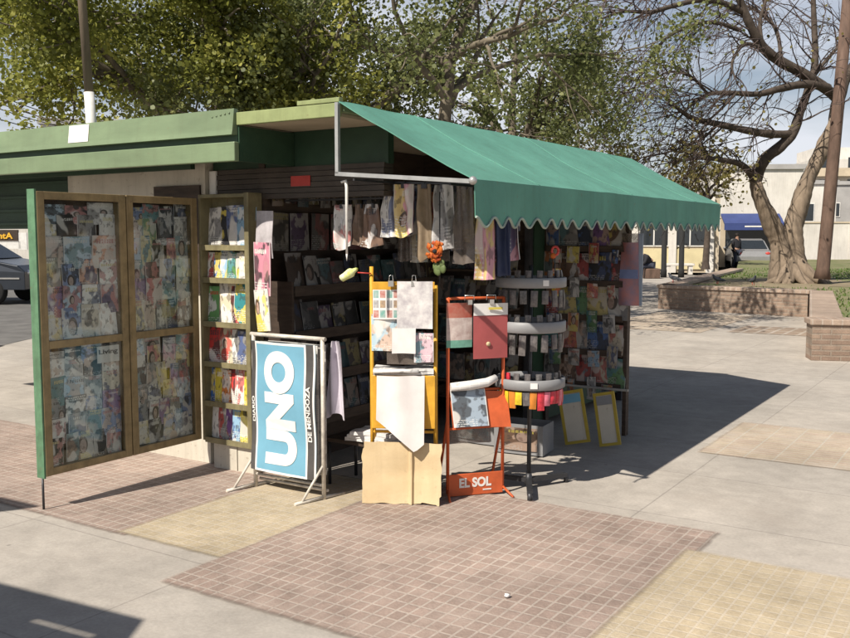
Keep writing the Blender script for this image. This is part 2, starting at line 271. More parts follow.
M = dict(
    concrete=tilemat('concrete_slabs', (.41, .37, .325), (.385, .35, .31), (.30, .27, .24), 1.42, 1.0, .006, stain=.24, bump=.15, rough=.85, spots=.55),
    brickpave=tilemat('brick_paving', (.26, .20, .155), (.31, .24, .185), (.38, .33, .28), .22, .42, .03, stain=.3, bump=.4),
    asphalt=mat('asphalt', (.14, .135, .13), .9, var=.3, scale=2, bump=.3, bscale=120),
    dust=mat('dusty_ground', (.28, .25, .21), .95, var=.3, scale=.4, bump=.2),
    kerb=mat('kerb_stone', (.42, .40, .37), .85, var=.3, scale=5, bump=.3),
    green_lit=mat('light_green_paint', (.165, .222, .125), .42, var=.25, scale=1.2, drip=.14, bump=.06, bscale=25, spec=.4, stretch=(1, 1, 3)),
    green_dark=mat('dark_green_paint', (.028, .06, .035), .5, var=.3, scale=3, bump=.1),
    green_door=mat('bright_green_paint', (.10, .205, .115), .45, var=.4, scale=8, bump=.1, drip=.4),
    yellowgreen=mat('yellow_green_paint', (.25, .29, .13), .5, var=.25, scale=4, bump=.08, drip=.3),
    cream=mat('cream_paint', (.52, .48, .40), .7, var=.15, scale=3, bump=.1, drip=.3),
    soffit=mat('soffit_board', (.40, .34, .25), .8, var=.2, scale=2, bump=.1),
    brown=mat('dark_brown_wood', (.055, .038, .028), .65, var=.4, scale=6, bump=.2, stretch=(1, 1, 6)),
    slat=mat('shutter_grey_brown', (.065, .052, .042), .55, var=.3, scale=5, bump=.1),
    khaki=mat('khaki_painted_frame', (.27, .20, .10), .5, var=.35, scale=9, bump=.12, drip=.5),
    olive=mat('olive_shelf_paint', (.20, .175, .095), .55, var=.3, scale=9, bump=.12, drip=.5),
    white=mat('white_paint', (.70, .68, .64), .5, var=.15, scale=7, bump=.08),
    metal=mat('grey_metal', (.42, .42, .41), .38, .55, var=.2, scale=9, bump=.05),
    darkmetal=mat('dark_metal', (.06, .06, .065), .45, .5, var=.3, scale=9, bump=.08),
    greyplastic=mat('pale_grey_plastic', (.23, .23, .235), .45, var=.15, scale=5, bump=.04),
    whiterack=mat('worn_white_enamel', (.58, .53, .46), .45, var=.35, scale=16, bump=.15),
    yellowrack=mat('orange_yellow_enamel', (.62, .33, .035), .45, var=.25, scale=10, bump=.1),
    orange=mat('red_orange_enamel', (.52, .105, .035), .45, var=.2, scale=10, bump=.1),
    awning=mat('green_awning_cloth', (.112, .285, .222), .75, var=.16, scale=2.2, bump=.18, bscale=160, spec=.2, transl=.02, drip=.22),
    trim=mat('pale_awning_trim', (.30, .36, .31), .8, var=.25, scale=20, bump=.1),
    cardboard=mat('cardboard', (.58, .455, .28), .9, var=.10, scale=7, bump=.12, bscale=60),
    paper=mat('white_paper', (.68, .66, .64), .8, var=.1, scale=8, bump=.1, bscale=20),
    greypaper=mat('grey_white_sheet', (.62, .58, .56), .8, var=.12, scale=5, bump=.15, bscale=14),
    cloth=mat('lilac_white_cloth', (.54, .50, .56), .9, var=.12, scale=6, bump=.2, bscale=60),
    bluebanner=mat('sky_blue_banner', (.15, .34, .455), .55, var=.12, scale=4, bump=.1, bscale=14),
    whiteprint=mat('white_print', (.72, .70, .66), .55, var=.12, scale=9, bump=.05),
    blackprint=mat('charcoal_print', (.075, .07, .067), .55, var=.25, scale=9, bump=.05),
    red_paint=mat('red_plastic', (.45, .05, .04), .4, var=.2),
    bark=mat('grey_brown_bark', (.215, .165, .12), .9, var=.45, scale=5, bump=1.0, bscale=16, stretch=(1, 1, .25)),
    bark_dark=mat('dark_bark', (.075, .058, .046), .9, var=.45, scale=6, bump=.5, bscale=25),
    bark_pale=mat('pale_mottled_bark', (.20, .17, .125), .85, scale=4, bump=.4, c2=(.06, .048, .035)),
    twig=mat('twig_bark', (.085, .062, .055), .9, var=.3, scale=3),
    pole_brown=mat('brown_pole', (.125, .08, .06), .8, var=.4, scale=7, bump=.4, stretch=(1, 1, .3)),
    wood_pole=mat('weathered_pole_wood', (.15, .115, .085), .85, var=.4, scale=7, bump=.4, stretch=(1, 1, .2)),
    soil=mat('planter_soil', (.24, .195, .125), .95, var=.3, scale=3, bump=.4),
    grass_base=mat('lawn', (.10, .13, .04), .95, scale=1.2, bump=.6, bscale=120, c2=(.23, .20, .12)),
    grassblade=leafmat('grass_blade', (.05, .10, .02), (.10, .17, .03), (.2, .22, .07), .3),
    brickwall=tilemat('brick_wall', (.25, .175, .132), (.33, .24, .18), (.30, .24, .19), .24, .07, .012, stain=.35, offset=.5, bump=.8),
    brickcap=tilemat('brick_cap', (.33, .245, .19), (.38, .29, .225), (.40, .33, .27), .12, .4, .012, stain=.3, offset=0, bump=.5),
    glass=glassmat('door_glass'),
    winglass=mat('window_glass', (.025, .03, .035), .08, var=.1, spec=.6),
    stucco=mat('pale_stucco', (.62, .59, .54), .9, var=.16, scale=.8, bump=.2, drip=.25),
    beige=mat('beige_stucco', (.50, .42, .31), .9, var=.15, scale=1.5, bump=.2),
    ochre=mat('pale_yellow_panel', (.58, .50, .30), .8, var=.12, scale=2),
    greywall=mat('grey_render', (.36, .35, .34), .9, var=.2, scale=.8, bump=.2),
    blue=mat('blue_shop_awning', (.04, .06, .18), .6, var=.15, scale=2, bump=.1),
    carpaint=mat('dark_blue_grey_car_paint', (.028, .034, .045), .22, .3, var=.1, spec=.6),
    carwhite=mat('pale_grey_car_paint', (.24, .24, .245), .25, .1, var=.08, spec=.6),
    rubber=mat('tyre_rubber', (.02, .02, .02), .85, var=.2),
    chrome=mat('chrome', (.6, .6, .6), .15, .9, var=.1),
    yellowletter=mat('yellow_letter', (.75, .42, .04), .6, var=.1),
    skin=mat('skin', (.36, .21, .15), .6, var=.1),
    jacket=mat('black_jacket', (.022, .022, .027), .85, var=.3, bump=.3),
    jeans=mat('dark_trousers', (.035, .04, .06), .9, var=.3, bump=.3),
    hair=mat('dark_hair', (.015, .011, .009), .7, var=.3),
    pigeon=mat('pigeon_grey', (.07, .075, .09), .7, var=.5, scale=18),
    pink=mat('faded_pink_sleeve', (.42, .17, .15), .5, scale=9, c2=(.2, .16, .22)),
    toyorange=mat('orange_petals', (.62, .19, .02), .6, scale=22, c2=(.42, .06, .03), transl=.2),
    toygreen=mat('green_petals', (.12, .16, .06), .6, var=.3),
    toylime=mat('lime_yellow_foam', (.55, .62, .07), .6, scale=22, c2=(.7, .7, .6)),
    leafA=leafmat('plane_leaf_lit', (.075, .092, .02), (.235, .25, .05), (.44, .415, .105), .48),
    leafB=leafmat('plane_leaf_dull', (.07, .088, .034), (.17, .195, .07), (.34, .345, .14), .48),
    leafC=leafmat('small_leaf', (.08, .08, .025), (.19, .165, .05), (.30, .235, .08), .4),
    cover=covermat('magazine_cover'), covershade=covermat('shaded_magazine_cover', .5, .27, .25), coverpanel=covermat('shaded_panel_cover', .4, .5, .1), coverdoor=covermat('sun_faded_cover', .45, 1.02, .4, .86),  # interior and panel covers: the shade around them is darkened into their tone
    news=newsmat('newsprint'),
    newspale=newsmat('pale_newsprint', (.66, .64, .62)),
    sleeve=plasticmat('clear_sleeve', (.17, .14, .12), .55),
    strawsheet=mat('straw_tan_wrap', (.24, .18, .12), .6, var=.3, scale=10, bump=.2),
    navy=mat('navy_cover', (.03, .04, .09), .5, var=.3),
)

# ------------------------------------------------------------------ mesh helpers
class MB:
    def __init__(s): s.v = []; s.f = []; s.mi = []; s.uv = {}; s.mat_i = 0; s.sm = []; s.smooth = False
    def add(s, vs, fs, smooth=None):
        o = len(s.v); s.v += [tuple(x) for x in vs]
        for f in fs:
            s.f.append(tuple(i+o for i in f)); s.mi.append(s.mat_i); s.sm.append(s.smooth if smooth is None else smooth)
        return s
    def box(s, x0, x1, y0, y1, z0, z1, Mx=None):
        v = [Vector((x, y, z)) for z in (z0, z1) for x, y in ((x0, y0), (x1, y0), (x1, y1), (x0, y1))]
        if Mx is not None: v = [Mx @ q for q in v]
        return s.add(v, [(3, 2, 1, 0), (4, 5, 6, 7), (0, 1, 5, 4), (1, 2, 6, 5), (2, 3, 7, 6), (3, 0, 4, 7)], False)
    def bar(s, p0, p1, wd, ht=None, up=(0, 0, 1)):
        ht = ht or wd; p0 = Vector(p0); p1 = Vector(p1); d = (p1-p0).normalized(); up = Vector(up)
        if abs(d.dot(up)) > .98: up = Vector((0, 1, 0))
        sd = d.cross(up).normalized(); u2 = sd.cross(d).normalized()
        v = [p+sd*a*wd/2+u2*c*ht/2 for p in (p0, p1) for a, c in ((-1, -1), (1, -1), (1, 1), (-1, 1))]
        return s.add(v, [(3, 2, 1, 0), (4, 5, 6, 7), (0, 1, 5, 4), (1, 2, 6, 5), (2, 3, 7, 6), (3, 0, 4, 7)], False)
    def tube(s, pts, rad, n=8, caps=True):
        pts = [Vector(p) for p in pts]; k = len(pts)
        if not hasattr(rad, '__len__'): rad = [rad]*k
        vs = []; ref = None
        for i, p in enumerate(pts):
            d = (pts[min(i+1, k-1)]-pts[max(i-1, 0)])
            d = d.normalized() if d.length > 1e-9 else Vector((0, 0, 1))
            if ref is None: ref = d.orthogonal().normalized()
            ref = (ref-d*ref.dot(d)); ref = ref.normalized() if ref.length > 1e-6 else d.orthogonal().normalized()
            b2 = d.cross(ref)
            for j in range(n):
                a = 2*PI*j/n; vs.append(p+(ref*math.cos(a)+b2*math.sin(a))*rad[i])
        fs = [(i*n+j, i*n+(j+1) % n, (i+1)*n+(j+1) % n, (i+1)*n+j) for i in range(k-1) for j in range(n)]
        s.add(vs, fs, True)
        if caps and n > 3:
            o = len(s.v)-len(vs)
            s.f += [tuple(o+j for j in reversed(range(n))), tuple(o+(k-1)*n+j for j in range(n))]; s.mi += [s.mat_i]*2; s.sm += [False]*2
        return s
    def lathe(s, prof, n=24, c=(0, 0, 0), close=False):
        k = len(prof); vs = []
        for r, z in prof:
            for j in range(n):
                a = 2*PI*j/n; vs.append((c[0]+r*math.cos(a), c[1]+r*math.sin(a), c[2]+z))
        rng = range(k) if close else range(k-1)
        fs = [(i*n+j, i*n+(j+1) % n, ((i+1) % k)*n+(j+1) % n, ((i+1) % k)*n+j) for i in rng for j in range(n)]
        return s.add(vs, fs, True)
    def ball(s, c, rx, ry=None, rz=None, n=12, m=8, f=None):
        ry = ry or rx; rz = rz or rx; vs = []
        for i in range(m+1):
            t = PI*i/m
            for j in range(n):
                a = 2*PI*j/n; d = Vector((math.sin(t)*math.cos(a), math.sin(t)*math.sin(a), math.cos(t)))
                k = f(d) if f else 1
                vs.append((c[0]+d.x*rx*k, c[1]+d.y*ry*k, c[2]+d.z*rz*k))
        fs = [(i*n+j, (i+1)*n+j, (i+1)*n+(j+1) % n, i*n+(j+1) % n) for i in range(m) for j in range(n)]
        return s.add(vs, fs, True)
    def grid(s, fn, nx, nz, thick=0, tdir=(0, 1, 0), uv=False, smooth=True, mfn=None):
        """surface fn(a,b), a,b in 0..1; optional second skin offset by thick along tdir"""
        o = len(s.v); P = [[Vector(fn(i/nx, j/nz)) for i in range(nx+1)] for j in range(nz+1)]
        W = nx+1; td = Vector(tdir)*thick
        vs = [p for row in P for p in row]; fs = []; mi = []
        for j in range(nz):
            for i in range(nx):
                fs.append((j*W+i, j*W+i+1, (j+1)*W+i+1, (j+1)*W+i)); mi.append(mfn((i+.5)/nx, (j+.5)/nz) if mfn else s.mat_i)
        nf = len(fs)
        if thick:
            N = len(vs); vs += [p+td for p in vs[:N]]
            fs += [tuple(N+k for k in reversed(f)) for f in fs[:nf]]; mi += mi[:nf]
            ring = [i for i in range(W)]+[j*W+nx for j in range(1, nz+1)]+[nz*W+i for i in range(nx-1, -1, -1)]+[j*W for j in range(nz-1, 0, -1)]
            N2 = len(vs); m_ = len(ring); vs += [vs[a] for a in ring]+[vs[a+N] for a in ring]
            for q in range(m_): q2 = (q+1) % m_; fs.append((N2+q2, N2+q, N2+m_+q, N2+m_+q2)); mi.append(s.mat_i)
        base = len(s.f)
        s.v += [tuple(x) for x in vs]; s.f += [tuple(i+o for i in f) for f in fs]; s.mi += mi
        s.sm += [smooth and q < 2*nf for q in range(len(fs))]
        if uv:
            for q, f in enumerate(fs):
                if q < nf:
                    i, j = q % nx, q//nx; s.uv[base+q] = [(i/nx, j/nz), ((i+1)/nx, j/nz), ((i+1)/nx, (j+1)/nz), (i/nx, (j+1)/nz)]
                else: s.uv[base+q] = [(.5, .5)]*4
        return s
    def poly(s, pts, y0, y1, ax='y'):
        """outline pts (x,z) extruded along y"""
        n = len(pts); a = [(x, y0, z) for x, z in pts]; b2 = [(x, y1, z) for x, z in pts]
        return s.add(a+b2, [tuple(range(n)), tuple(reversed(range(n, 2*n)))]+[(j, i, i+n, j+n) for i in range(n) for j in [(i+1) % n]], False)
    def build(s, name, m, parent=None, loc=None, rot=None, bevel=0):
        me = bpy.data.meshes.new(name); me.from_pydata(s.v, [], s.f)
        ms = m if isinstance(m, (list, tuple)) else [m]
        for q in ms: me.materials.append(q)
        me.polygons.foreach_set('material_index', s.mi); me.polygons.foreach_set('use_smooth', s.sm)
        if s.uv:
            ul = me.uv_layers.new(name='UVMap')
            for p in me.polygons:
                u = s.uv.get(p.index, [(.5, .5)]*p.loop_total)
                for k, li in enumerate(p.loop_indices): ul.data[li].uv = u[k]
        me.update()
        o = bpy.data.objects.new(name, me); col.objects.link(o)
        if parent: o.parent = parent
        if loc is not None: o.location = loc
        if rot is not None: o.rotation_euler = rot
        if bevel:
            b = o.modifiers.new('bevel', 'BEVEL'); b.width = bevel; b.segments = 2; b.limit_method = 'ANGLE'
        return o
def tag(o, label=None, cat=None, group=None, kind=None):
    if label: o['label'] = label
    if cat: o['category'] = cat
    if group: o['group'] = group
    if kind: o['kind'] = kind
    return o
def empty(name, loc, rz=0, label=None, cat=None, group=None):
    o = bpy.data.objects.new(name, None); col.objects.link(o); o.location = loc; o.rotation_euler = (0, 0, rz); o.empty_display_size = .1
    return tag(o, label, cat, group)
def text_mesh(txt, x0, x1, z0, z1, depth=.003, bold=.02, fn=None, rot=0):
    """letters as a solid MB filling the box x0..x1, z0..z1, facing -y; rot=90 reads upward"""
    cu = bpy.data.curves.new('t', 'FONT'); cu.body = txt; cu.size = 1; cu.offset = bold; cu.extrude = .5; cu.resolution_u = 12
    ob = bpy.data.objects.new('t', cu); col.objects.link(ob)
    dg = bpy.context.evaluated_depsgraph_get(); me = ob.evaluated_get(dg).to_mesh()
    V = [Vector(v.co) for v in me.vertices]; Fs = [tuple(p.vertices) for p in me.polygons]
    ob.evaluated_get(dg).to_mesh_clear(); bpy.data.objects.remove(ob); bpy.data.curves.remove(cu)
    if rot: V = [Vector((-v.y, v.x, v.z)) for v in V]
    ax = [v.x for v in V]; ay = [v.y for v in V]; a0, a1, b0, b1 = min(ax), max(ax), min(ay), max(ay)
    mb = MB(); vs = []
    for v in V:
        x = x0+(v.x-a0)/(a1-a0)*(x1-x0); z = z0+(v.y-b0)/(b1-b0)*(z1-z0); y = -(v.z+.5)*depth
        vs.append((x, y+(fn(x, z) if fn else 0), z))
    mb.add(vs, Fs, False); return mb
def struct(o): o['kind'] = 'structure'; return o

# ------------------------------------------------------------------ ground
def sheet(name, m, pts, z, rz=-A, loc=O):
    """flat sheet in kiosk coordinates (r,u)"""
    mb = MB(); mb.add([(x, y, 0) for x, y in pts], [tuple(range(len(pts)))], False)
    o = mb.build(name, m, None, (loc[0], loc[1], z), (0, 0, rz)); return struct(o)
def rect(r0, r1, u0, u1): return [(r0, u0), (r1, u0), (r1, u1), (r0, u1)]
sheet('ground', M['dust'], rect(-400, 400, -300, 600), -.16)
g = MB(); g.box(-26, 40, -14, 34, -.159, 0); pv = struct(g.build('plaza_paving', M['concrete'], None, (O.x, O.y, 0), (0, 0, -A)))
# street on the left beyond the paving
road = MB(); road.add([(-60, 13.5, 0), (-6.2, 13.5, 0), (-4.2, 60, 0), (-60, 60, 0)], [(0, 1, 2, 3)], False)
struct(road.build('road', M['asphalt'], None, (0, 0, .004)))
kb = MB(); kb.box(-60, -6.2, 13.2, 13.48, -.1, .10); struct(kb.build('kerb', M['kerb'], bevel=.02))
def patch(name, r0, r1, u0, u1, z):
    e = (r0, r1, u0, u1)
    if name == 'red_paving': m = tilemat(name, (.335, .252, .212), (.285, .215, .18), (.405, .34, .292), .066, .088, .0066, stain=.34, bump=.4, patch=(.39, .315, .27), edge=e)
    elif name == 'yellow_paving': m = tilemat(name, (.445, .37, .26), (.41, .335, .23), (.46, .395, .305), .066, .066, .006, stain=.3, bump=.4, patch=(.43, .37, .29), edge=e)
    else: m = tilemat(name, (.45, .37, .275), (.42, .325, .255), (.46, .41, .34), .2, .066, .008, stain=.28, bump=.3, patch=(.43, .385, .33), edge=e)
    sheet(name, m, rect(r0, r1, u0, u1), z)
patch('red_paving', -7, -.74, -.94, .6, .004); patch('yellow_paving', -.84, -.02, -.92, .70, .006); patch('red_paving', -.08, 1.93, -1.30, .84, .008)
patch('yellow_paving', 1.84, 4.6, -1.4, .48, .010); patch('pale_paving', 1.25, 4.7, 2.65, 4.0, .004); patch('pale_paving', 5.2, 9, 2.9, 4.1, .004); patch('pale_paving', -3.2, -1.2, 11.2, 15., .004)
sheet('brick_paving', M['brickpave'], rect(-.9, 1.9, 11.6, 12.9), .004)

# ------------------------------------------------------------------ the kiosk
kiosk = empty('newspaper_kiosk', O, -A, 'green roofed newspaper kiosk with a teal side awning and open glass display doors', 'kiosk')
def kp(name, mb, m, parent=kiosk, bevel=0, label=None):
    o = mb.build(name, m, parent, bevel=bevel)
    if label: o['label'] = label
    return o
rf = MB(); rf.box(-6.2, .012, .036, 4.6, 2.29, 2.335); roof = kp('roof', rf, M['green_lit'])
sf = MB(); sf.box(-6.1, -.04, .04, 4.5, 2.270, 2.288); kp('ceiling_board', sf, M['soffit'], roof)
bm_ = MB(); bm_.box(-.775, 0, 0, .03, 2.262, 2.337); bm_.box(-.3, .004, -.002, .035, 2.34, 2.366); kp('roof_beam', bm_, M['yellowgreen'], roof, bevel=.004)
# fascia: two lipped bands with a recess, its shadow put into a darker green
fa = MB(); fa.poly([(0, 2.205), (-.035, 2.205), (-.028, 2.235), (-.012, 2.36), (.02, 2.36), (.02, 2.205)], -6.2, -.78)
fa.v = [(y, x, z) for x, y, z in fa.v]; fa.f = [tuple(reversed(f)) for f in fa.f]
for k in range(5):
    fa.lathe([(0, 0), (.006, 0), (.006, .004), (0, .004)], 8, (0, 0, 0))
    n8 = 32
    for q in range(len(fa.v)-n8, len(fa.v)): x, y, z = fa.v[q]; fa.v[q] = (-.815-k*.035+x, -.017-z, 2.335-.004*k+y)
up = kp('fascia', fa, M['green_lit'])
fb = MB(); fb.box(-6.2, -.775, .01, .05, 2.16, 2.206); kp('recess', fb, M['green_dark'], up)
fl = MB(); fl.box(-6.2, -.765, -.03, .012, 2.047, 2.163); lowb = kp('lower_fascia', fl, M['green_lit'], up, bevel=.006)
st = MB(); st.add([(-2.32, -.0315, 2.235), (-2.11, -.0315, 2.235), (-2.11, -.0165, 2.352), (-2.32, -.0165, 2.352)], [(0, 1, 2, 3)], False); s_ = kp('sticker', st, M['white'], up)

fs = MB(); fs.box(-.80, -.765, .014, .515, 2.05, 2.26); kp('fascia_return', fs, M['green_dark'], up)  # end face in darker green, its shade put into the colour
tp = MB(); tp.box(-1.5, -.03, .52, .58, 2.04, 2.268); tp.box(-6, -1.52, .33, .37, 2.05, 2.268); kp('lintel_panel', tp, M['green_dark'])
sh = MB()
for k in range(6): sh.box(-1.45, -.05, .50+.006*(k % 2), .60, 1.845+k*.034, 1.876+k*.034)
shb = kp('shutter_box', sh, M['slat'])
stk = MB(); stk.box(-.78, -.62, .494, .4985, 1.92, 1.985); kp('sticker', stk, M['red_paint'], shb)
# plain front wall to the left, with a black vent slot
fw = MB(); fw.box(-3.0, -1.52, .46, .54, 0, 2.268); wall = kp('front_wall', fw, M['cream'])
vt = MB(); vt.box(-2.02, -1.56, .445, .459, 1.2, 1.95); kp('dark_hatch', vt, M['brown'], wall)
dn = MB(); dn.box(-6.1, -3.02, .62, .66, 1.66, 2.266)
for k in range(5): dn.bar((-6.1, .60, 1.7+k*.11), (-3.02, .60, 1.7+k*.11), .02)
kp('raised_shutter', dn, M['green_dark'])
ps = MB(); ps.box(-1.515, -1.45, .49, .555, 0, 2.045); kp('post', ps, M['white'], bevel=.006)
for x_, y_ in ((-.06, 2.42), (-.06, 4.44), (-3.0, 4.44)): p2 = MB(); p2.box(x_, x_+.05, y_, y_+.05, 0, 2.27); kp('corner_post', p2, M['darkmetal'])
# inner walls of the selling recess, right hand wall, back wall
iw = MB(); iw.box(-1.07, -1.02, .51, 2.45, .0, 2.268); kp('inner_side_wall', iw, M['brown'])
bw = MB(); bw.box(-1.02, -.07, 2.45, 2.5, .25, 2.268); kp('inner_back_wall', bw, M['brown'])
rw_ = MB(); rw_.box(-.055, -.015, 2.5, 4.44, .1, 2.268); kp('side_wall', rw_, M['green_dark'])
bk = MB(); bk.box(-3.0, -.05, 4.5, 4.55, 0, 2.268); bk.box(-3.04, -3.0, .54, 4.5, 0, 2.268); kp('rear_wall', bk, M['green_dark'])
# stepped shelves inside
isf = MB()
INZ = [.32, .62, .92, 1.22]
for k, z in enumerate(INZ):
    isf.box(-1.02, -.80, .54, 2.44, z-.018, z); isf.box(-.80, -.79, .54, 2.44, z-.018, z+.05)
    isf.box(-1.02, -.10, 2.26, 2.44, z+.10, z+.118)
isf.box(-1.02, -.80, .515, .535, 0, 1.3)
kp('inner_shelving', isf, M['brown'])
# display cabinet at the front
cab = MB(); C0, C1, CU0, CU1 = -1.505, -1.05, .375, .50
cab.box(C0, C0+.02, CU0, CU1, .19, 1.88); cab.box(C1-.028, C1+.012, CU0-.008, CU1, .18, 1.885)
cab.box(C0, C1-.03, CU1-.012, CU1, .19, 1.88); cab.box(C0+.02, C1-.03, CU0, CU1-.014, 1.855, 1.88)
cabinet = kp('display_cabinet', cab, M['olive'], bevel=.004)
SHZ = [.185, .44, .715, .99, 1.29, 1.51]
for z in SHZ:
    q = MB(); q.box(C0+.022, C1-.03, CU0+.004, CU1-.015, z, z+.016); q.box(C0+.022, C1-.03, CU0, CU0+.012, z-.006, z+.03); kp('shelf', q, M['olive'], cabinet)
pb = MB(); pb.box(C0+.08, C1-.16, .40, .49, 0, .178); pb.box(C1-.155, C1+.01, .405, .49, 0, .178); kp('plinth', pb, M['cream'])

# glass display door swung out toward the viewer
DR = -1.50; D0, D1 = -.86, .36; DZ0, DZ1 = .20, 1.855
df = MB()
for u0, u1 in ((D0, D0+.05), (-.285, -.235), (-.228, -.178), (D1-.05, D1)): df.box(DR-.06, DR, u0, u1, DZ0, DZ1)
for a0, a1 in ((D0+.05, -.285), (-.178, D1-.05)):
    for z0, z1 in ((DZ0, DZ0+.045), (.945, .99), (DZ1-.045, DZ1)): df.box(DR-.06, DR-.001, a0, a1, z0, z1)
for z in (1.0, .93): df.tube([(DR+.008, -.231, z), (DR+.008, -.231, z+.04)], .006, 6)
door = kp('display_door', df, M['khaki'], bevel=.003)
db = MB(); db.box(DR-.07, DR-.061, D0+.01, D1-.01, DZ0+.01, DZ1-.01); kp('back_panel', db, M['brown'], door)
de = MB(); de.box(DR-.072, DR-.004, D0-.012, D0-.001, DZ0-.01, DZ1+.012); kp('edge_strip', de, M['green_door'], door)
dl = MB(); dl.tube([(DR-.03, D0-.006, 0), (DR-.03, D0-.006, DZ0)], .007, 6); kp('drop_bolt', dl, M['darkmetal'], door)
PANES = [('upper left', D0+.05, -.285, .99, DZ1-.045), ('lower left', D0+.05, -.285, DZ0+.045, .945), ('upper right', -.178, D1-.05, .99, DZ1-.045), ('lower right', -.178, D1-.05, DZ0+.045, .945)]
for nm, a0, a1, z0, z1 in PANES:
    q = MB(); q.box(DR-.014, DR-.010, a0+.001, a1-.001, z0+.001, z1-.001); kp('glass_pane', q, M['glass'], door)

# awning
AW = MB(); RL, EL_, AL = 2.345, 1.888, 4.56
def canopy(a, b):
    u = a*AL; r = b*.868
    z = RL+(EL_-RL)*b - .016*math.sin(PI*b)*(1+.5*math.sin(a*PI*5)) + .006*math.sin(u*7+b*3)*math.sin(PI*b) + .006*mnoise.noise(Vector((u*3, b*4, 0)))+.009*sum(math.exp(-((u-k)/.05)**2) for k in (1.5, 3.0))*math.sin(PI*b)+.004*math.sin(u*23+2*math.sin(b*4))*b*b*(1-b)*3
    return (r, u, z)
AW.grid(canopy, 70, 16, .006, (0, 0, -1)); aw = kp('awning', AW, M['awning'])
for k in (.76, 2.28, 3.8):
    sm = MB(); sm.tube([Vector(canopy(k/AL, b/20))+Vector((0, 0, .0015)) for b in range(21)], .0028, 6); kp('seam', sm, M['awning'], aw)
VL = MB(); PER = .178
def vz(u): return 1.672+.026*math.cos(2*PI*u/PER)
def val(a, b):
    u = a*AL; z0 = vz(u); z = z0+(EL_-z0)*b
    return (.868+.010*math.sin(u*9)*(1-b)+.006*math.sin(u*2.3+1)*(1-b), u, z)
VL.grid(val, 420, 6, .004, (-1, 0, 0)); kp('valance', VL, M['awning'], aw)
TR = MB(); TR.tube([Vector(val(i/420, 0))+Vector((.003, 0, 0)) for i in range(421)], .0075, 5); kp('valance_trim', TR, M['trim'], aw)
fr = MB()
for u in (0, AL-.02):
    fr.bar((-.0, u-.012, 2.335), (-.0, u-.012, 1.945), .022); fr.bar((-.012, u-.012, 1.945), (.868, u-.012, EL_-.012), .022)
fr.bar((.852, 0, EL_-.014), (.852, AL, EL_-.014), .02); fr.ball((.868, -.02, EL_-.008), .022)
for u in (1.5, 3.0): fr.bar((0, u, 1.95), (.85, u, EL_-.02), .018)
kp('awning_frame', fr, M['metal'], aw)
hr = MB(); hr.bar((-.95, .63, 1.835), (-.06, .63, 1.835), .012); hr.bar((-.06, .62, 1.93), (.83, .62, 1.885), .012); hr.bar((-.14, .80, 1.905), (.78, .80, 1.905), .010); hr.bar((-.05, .2, 1.925), (-.05, 2.4, 1.925), .012); hr.bar((.6, .2, 1.88), (.6, 2.7, 1.88), .012); kp('hanging_rail', hr, M['darkmetal'])
# hinged side display panel facing the front, under the awning
pn = MB(); PU = 2.72
pn.box(.0, .68, PU, PU+.03, .42, 1.86); pn.box(.66, .69, PU-.03, PU+.03, .05, 1.88); pn.box(-.02, .01, PU-.03, PU+.03, .05, 1.88)
for z in (.42, .68, .95, 1.22, 1.49): pn.box(.012, .658, PU-.06, PU-.001, z-.012, z); pn.box(.012, .658, PU-.064, PU-.06, z-.012, z+.035)
panel = kp('display_panel', pn, M['brown'])
wr = MB(); wr.bar((.02, PU-.09, .42), (.73, PU-.09, .42), .016); kp('bottom_rail', wr, M['metal'], panel)

# ------------------------------------------------------------------ magazines
PAL = [('white', (.66, .64, .60)), ('pale blue', (.28, .45, .60)), ('blue', (.06, .16, .42)), ('red', (.48, .045, .04)), ('grey', (.28, .27, .26)), ('black', (.03, .03, .033)),
       ('orange', (.60, .20, .05)), ('pink', (.62, .26, .33)), ('cream', (.60, .52, .38)), ('teal', (.05, .26, .28)), ('green', (.12, .28, .10)), ('yellow', (.68, .55, .06)), ('purple', (.22, .10, .30)), ('brown', (.20, .11, .065))]
PD = dict(PAL)
def magmesh(wd, ht, bend, name, m='cover'):
    mb = MB(); mb.grid(lambda a, b: ((a-.5)*wd, -bend*math.sin(PI*a)*(.3+.7*b)-.004*math.sin(3*a+2*b), b*ht), 6, 5, .005, (0, 1, 0), uv=True)
    me_o = mb.build(name, M[m]); me = me_o.data; bpy.data.objects.remove(me_o); return me
MAG = magmesh(.20, .27, .008, 'magazine'); SHADEDM = magmesh(.20, .27, .008, 'magazine', 'covershade')
BOOKP = magmesh(.13, .20, .003, 'booklet', 'coverpanel'); BOOKD = magmesh(.13, .20, .003, 'booklet', 'covershade'); SHADEDP = magmesh(.20, .27, .008, 'magazine', 'coverpanel'); DOORM = magmesh(.20, .27, .008, 'magazine', 'coverdoor')
ORD = ['first', 'second', 'third', 'fourth', 'fifth', 'sixth', 'seventh', 'eighth', 'ninth', 'tenth', 'eleventh', 'twelfth', 'thirteenth', 'fourteenth']
def mag(P, rz, cname, label, group, sx=1, sz=1, lean=0, roll=0, me=None, nm='magazine', cat='magazine', dim=1.):
    o = bpy.data.objects.new(nm, me or MAG); col.objects.link(o)
    o.location = P; o.rotation_euler = Euler((lean, roll, rz)); o.scale = (sx, 1, sz)
    c = PD[cname]; j = random.uniform(.85, 1.12)*dim; o.color = (*[min(1, x*j) for x in c], 1)
    return tag(o, label, cat, group)
FACE_U = -A            # cover faces the front of the kiosk
FACE_R = -A+R(90)      # cover faces the awning side
def pick(seq): return random.choice(seq)
cool = ['white', 'grey', 'grey', 'pale blue', 'cream', 'black', 'blue', 'white', 'brown', 'teal', 'purple', 'grey']
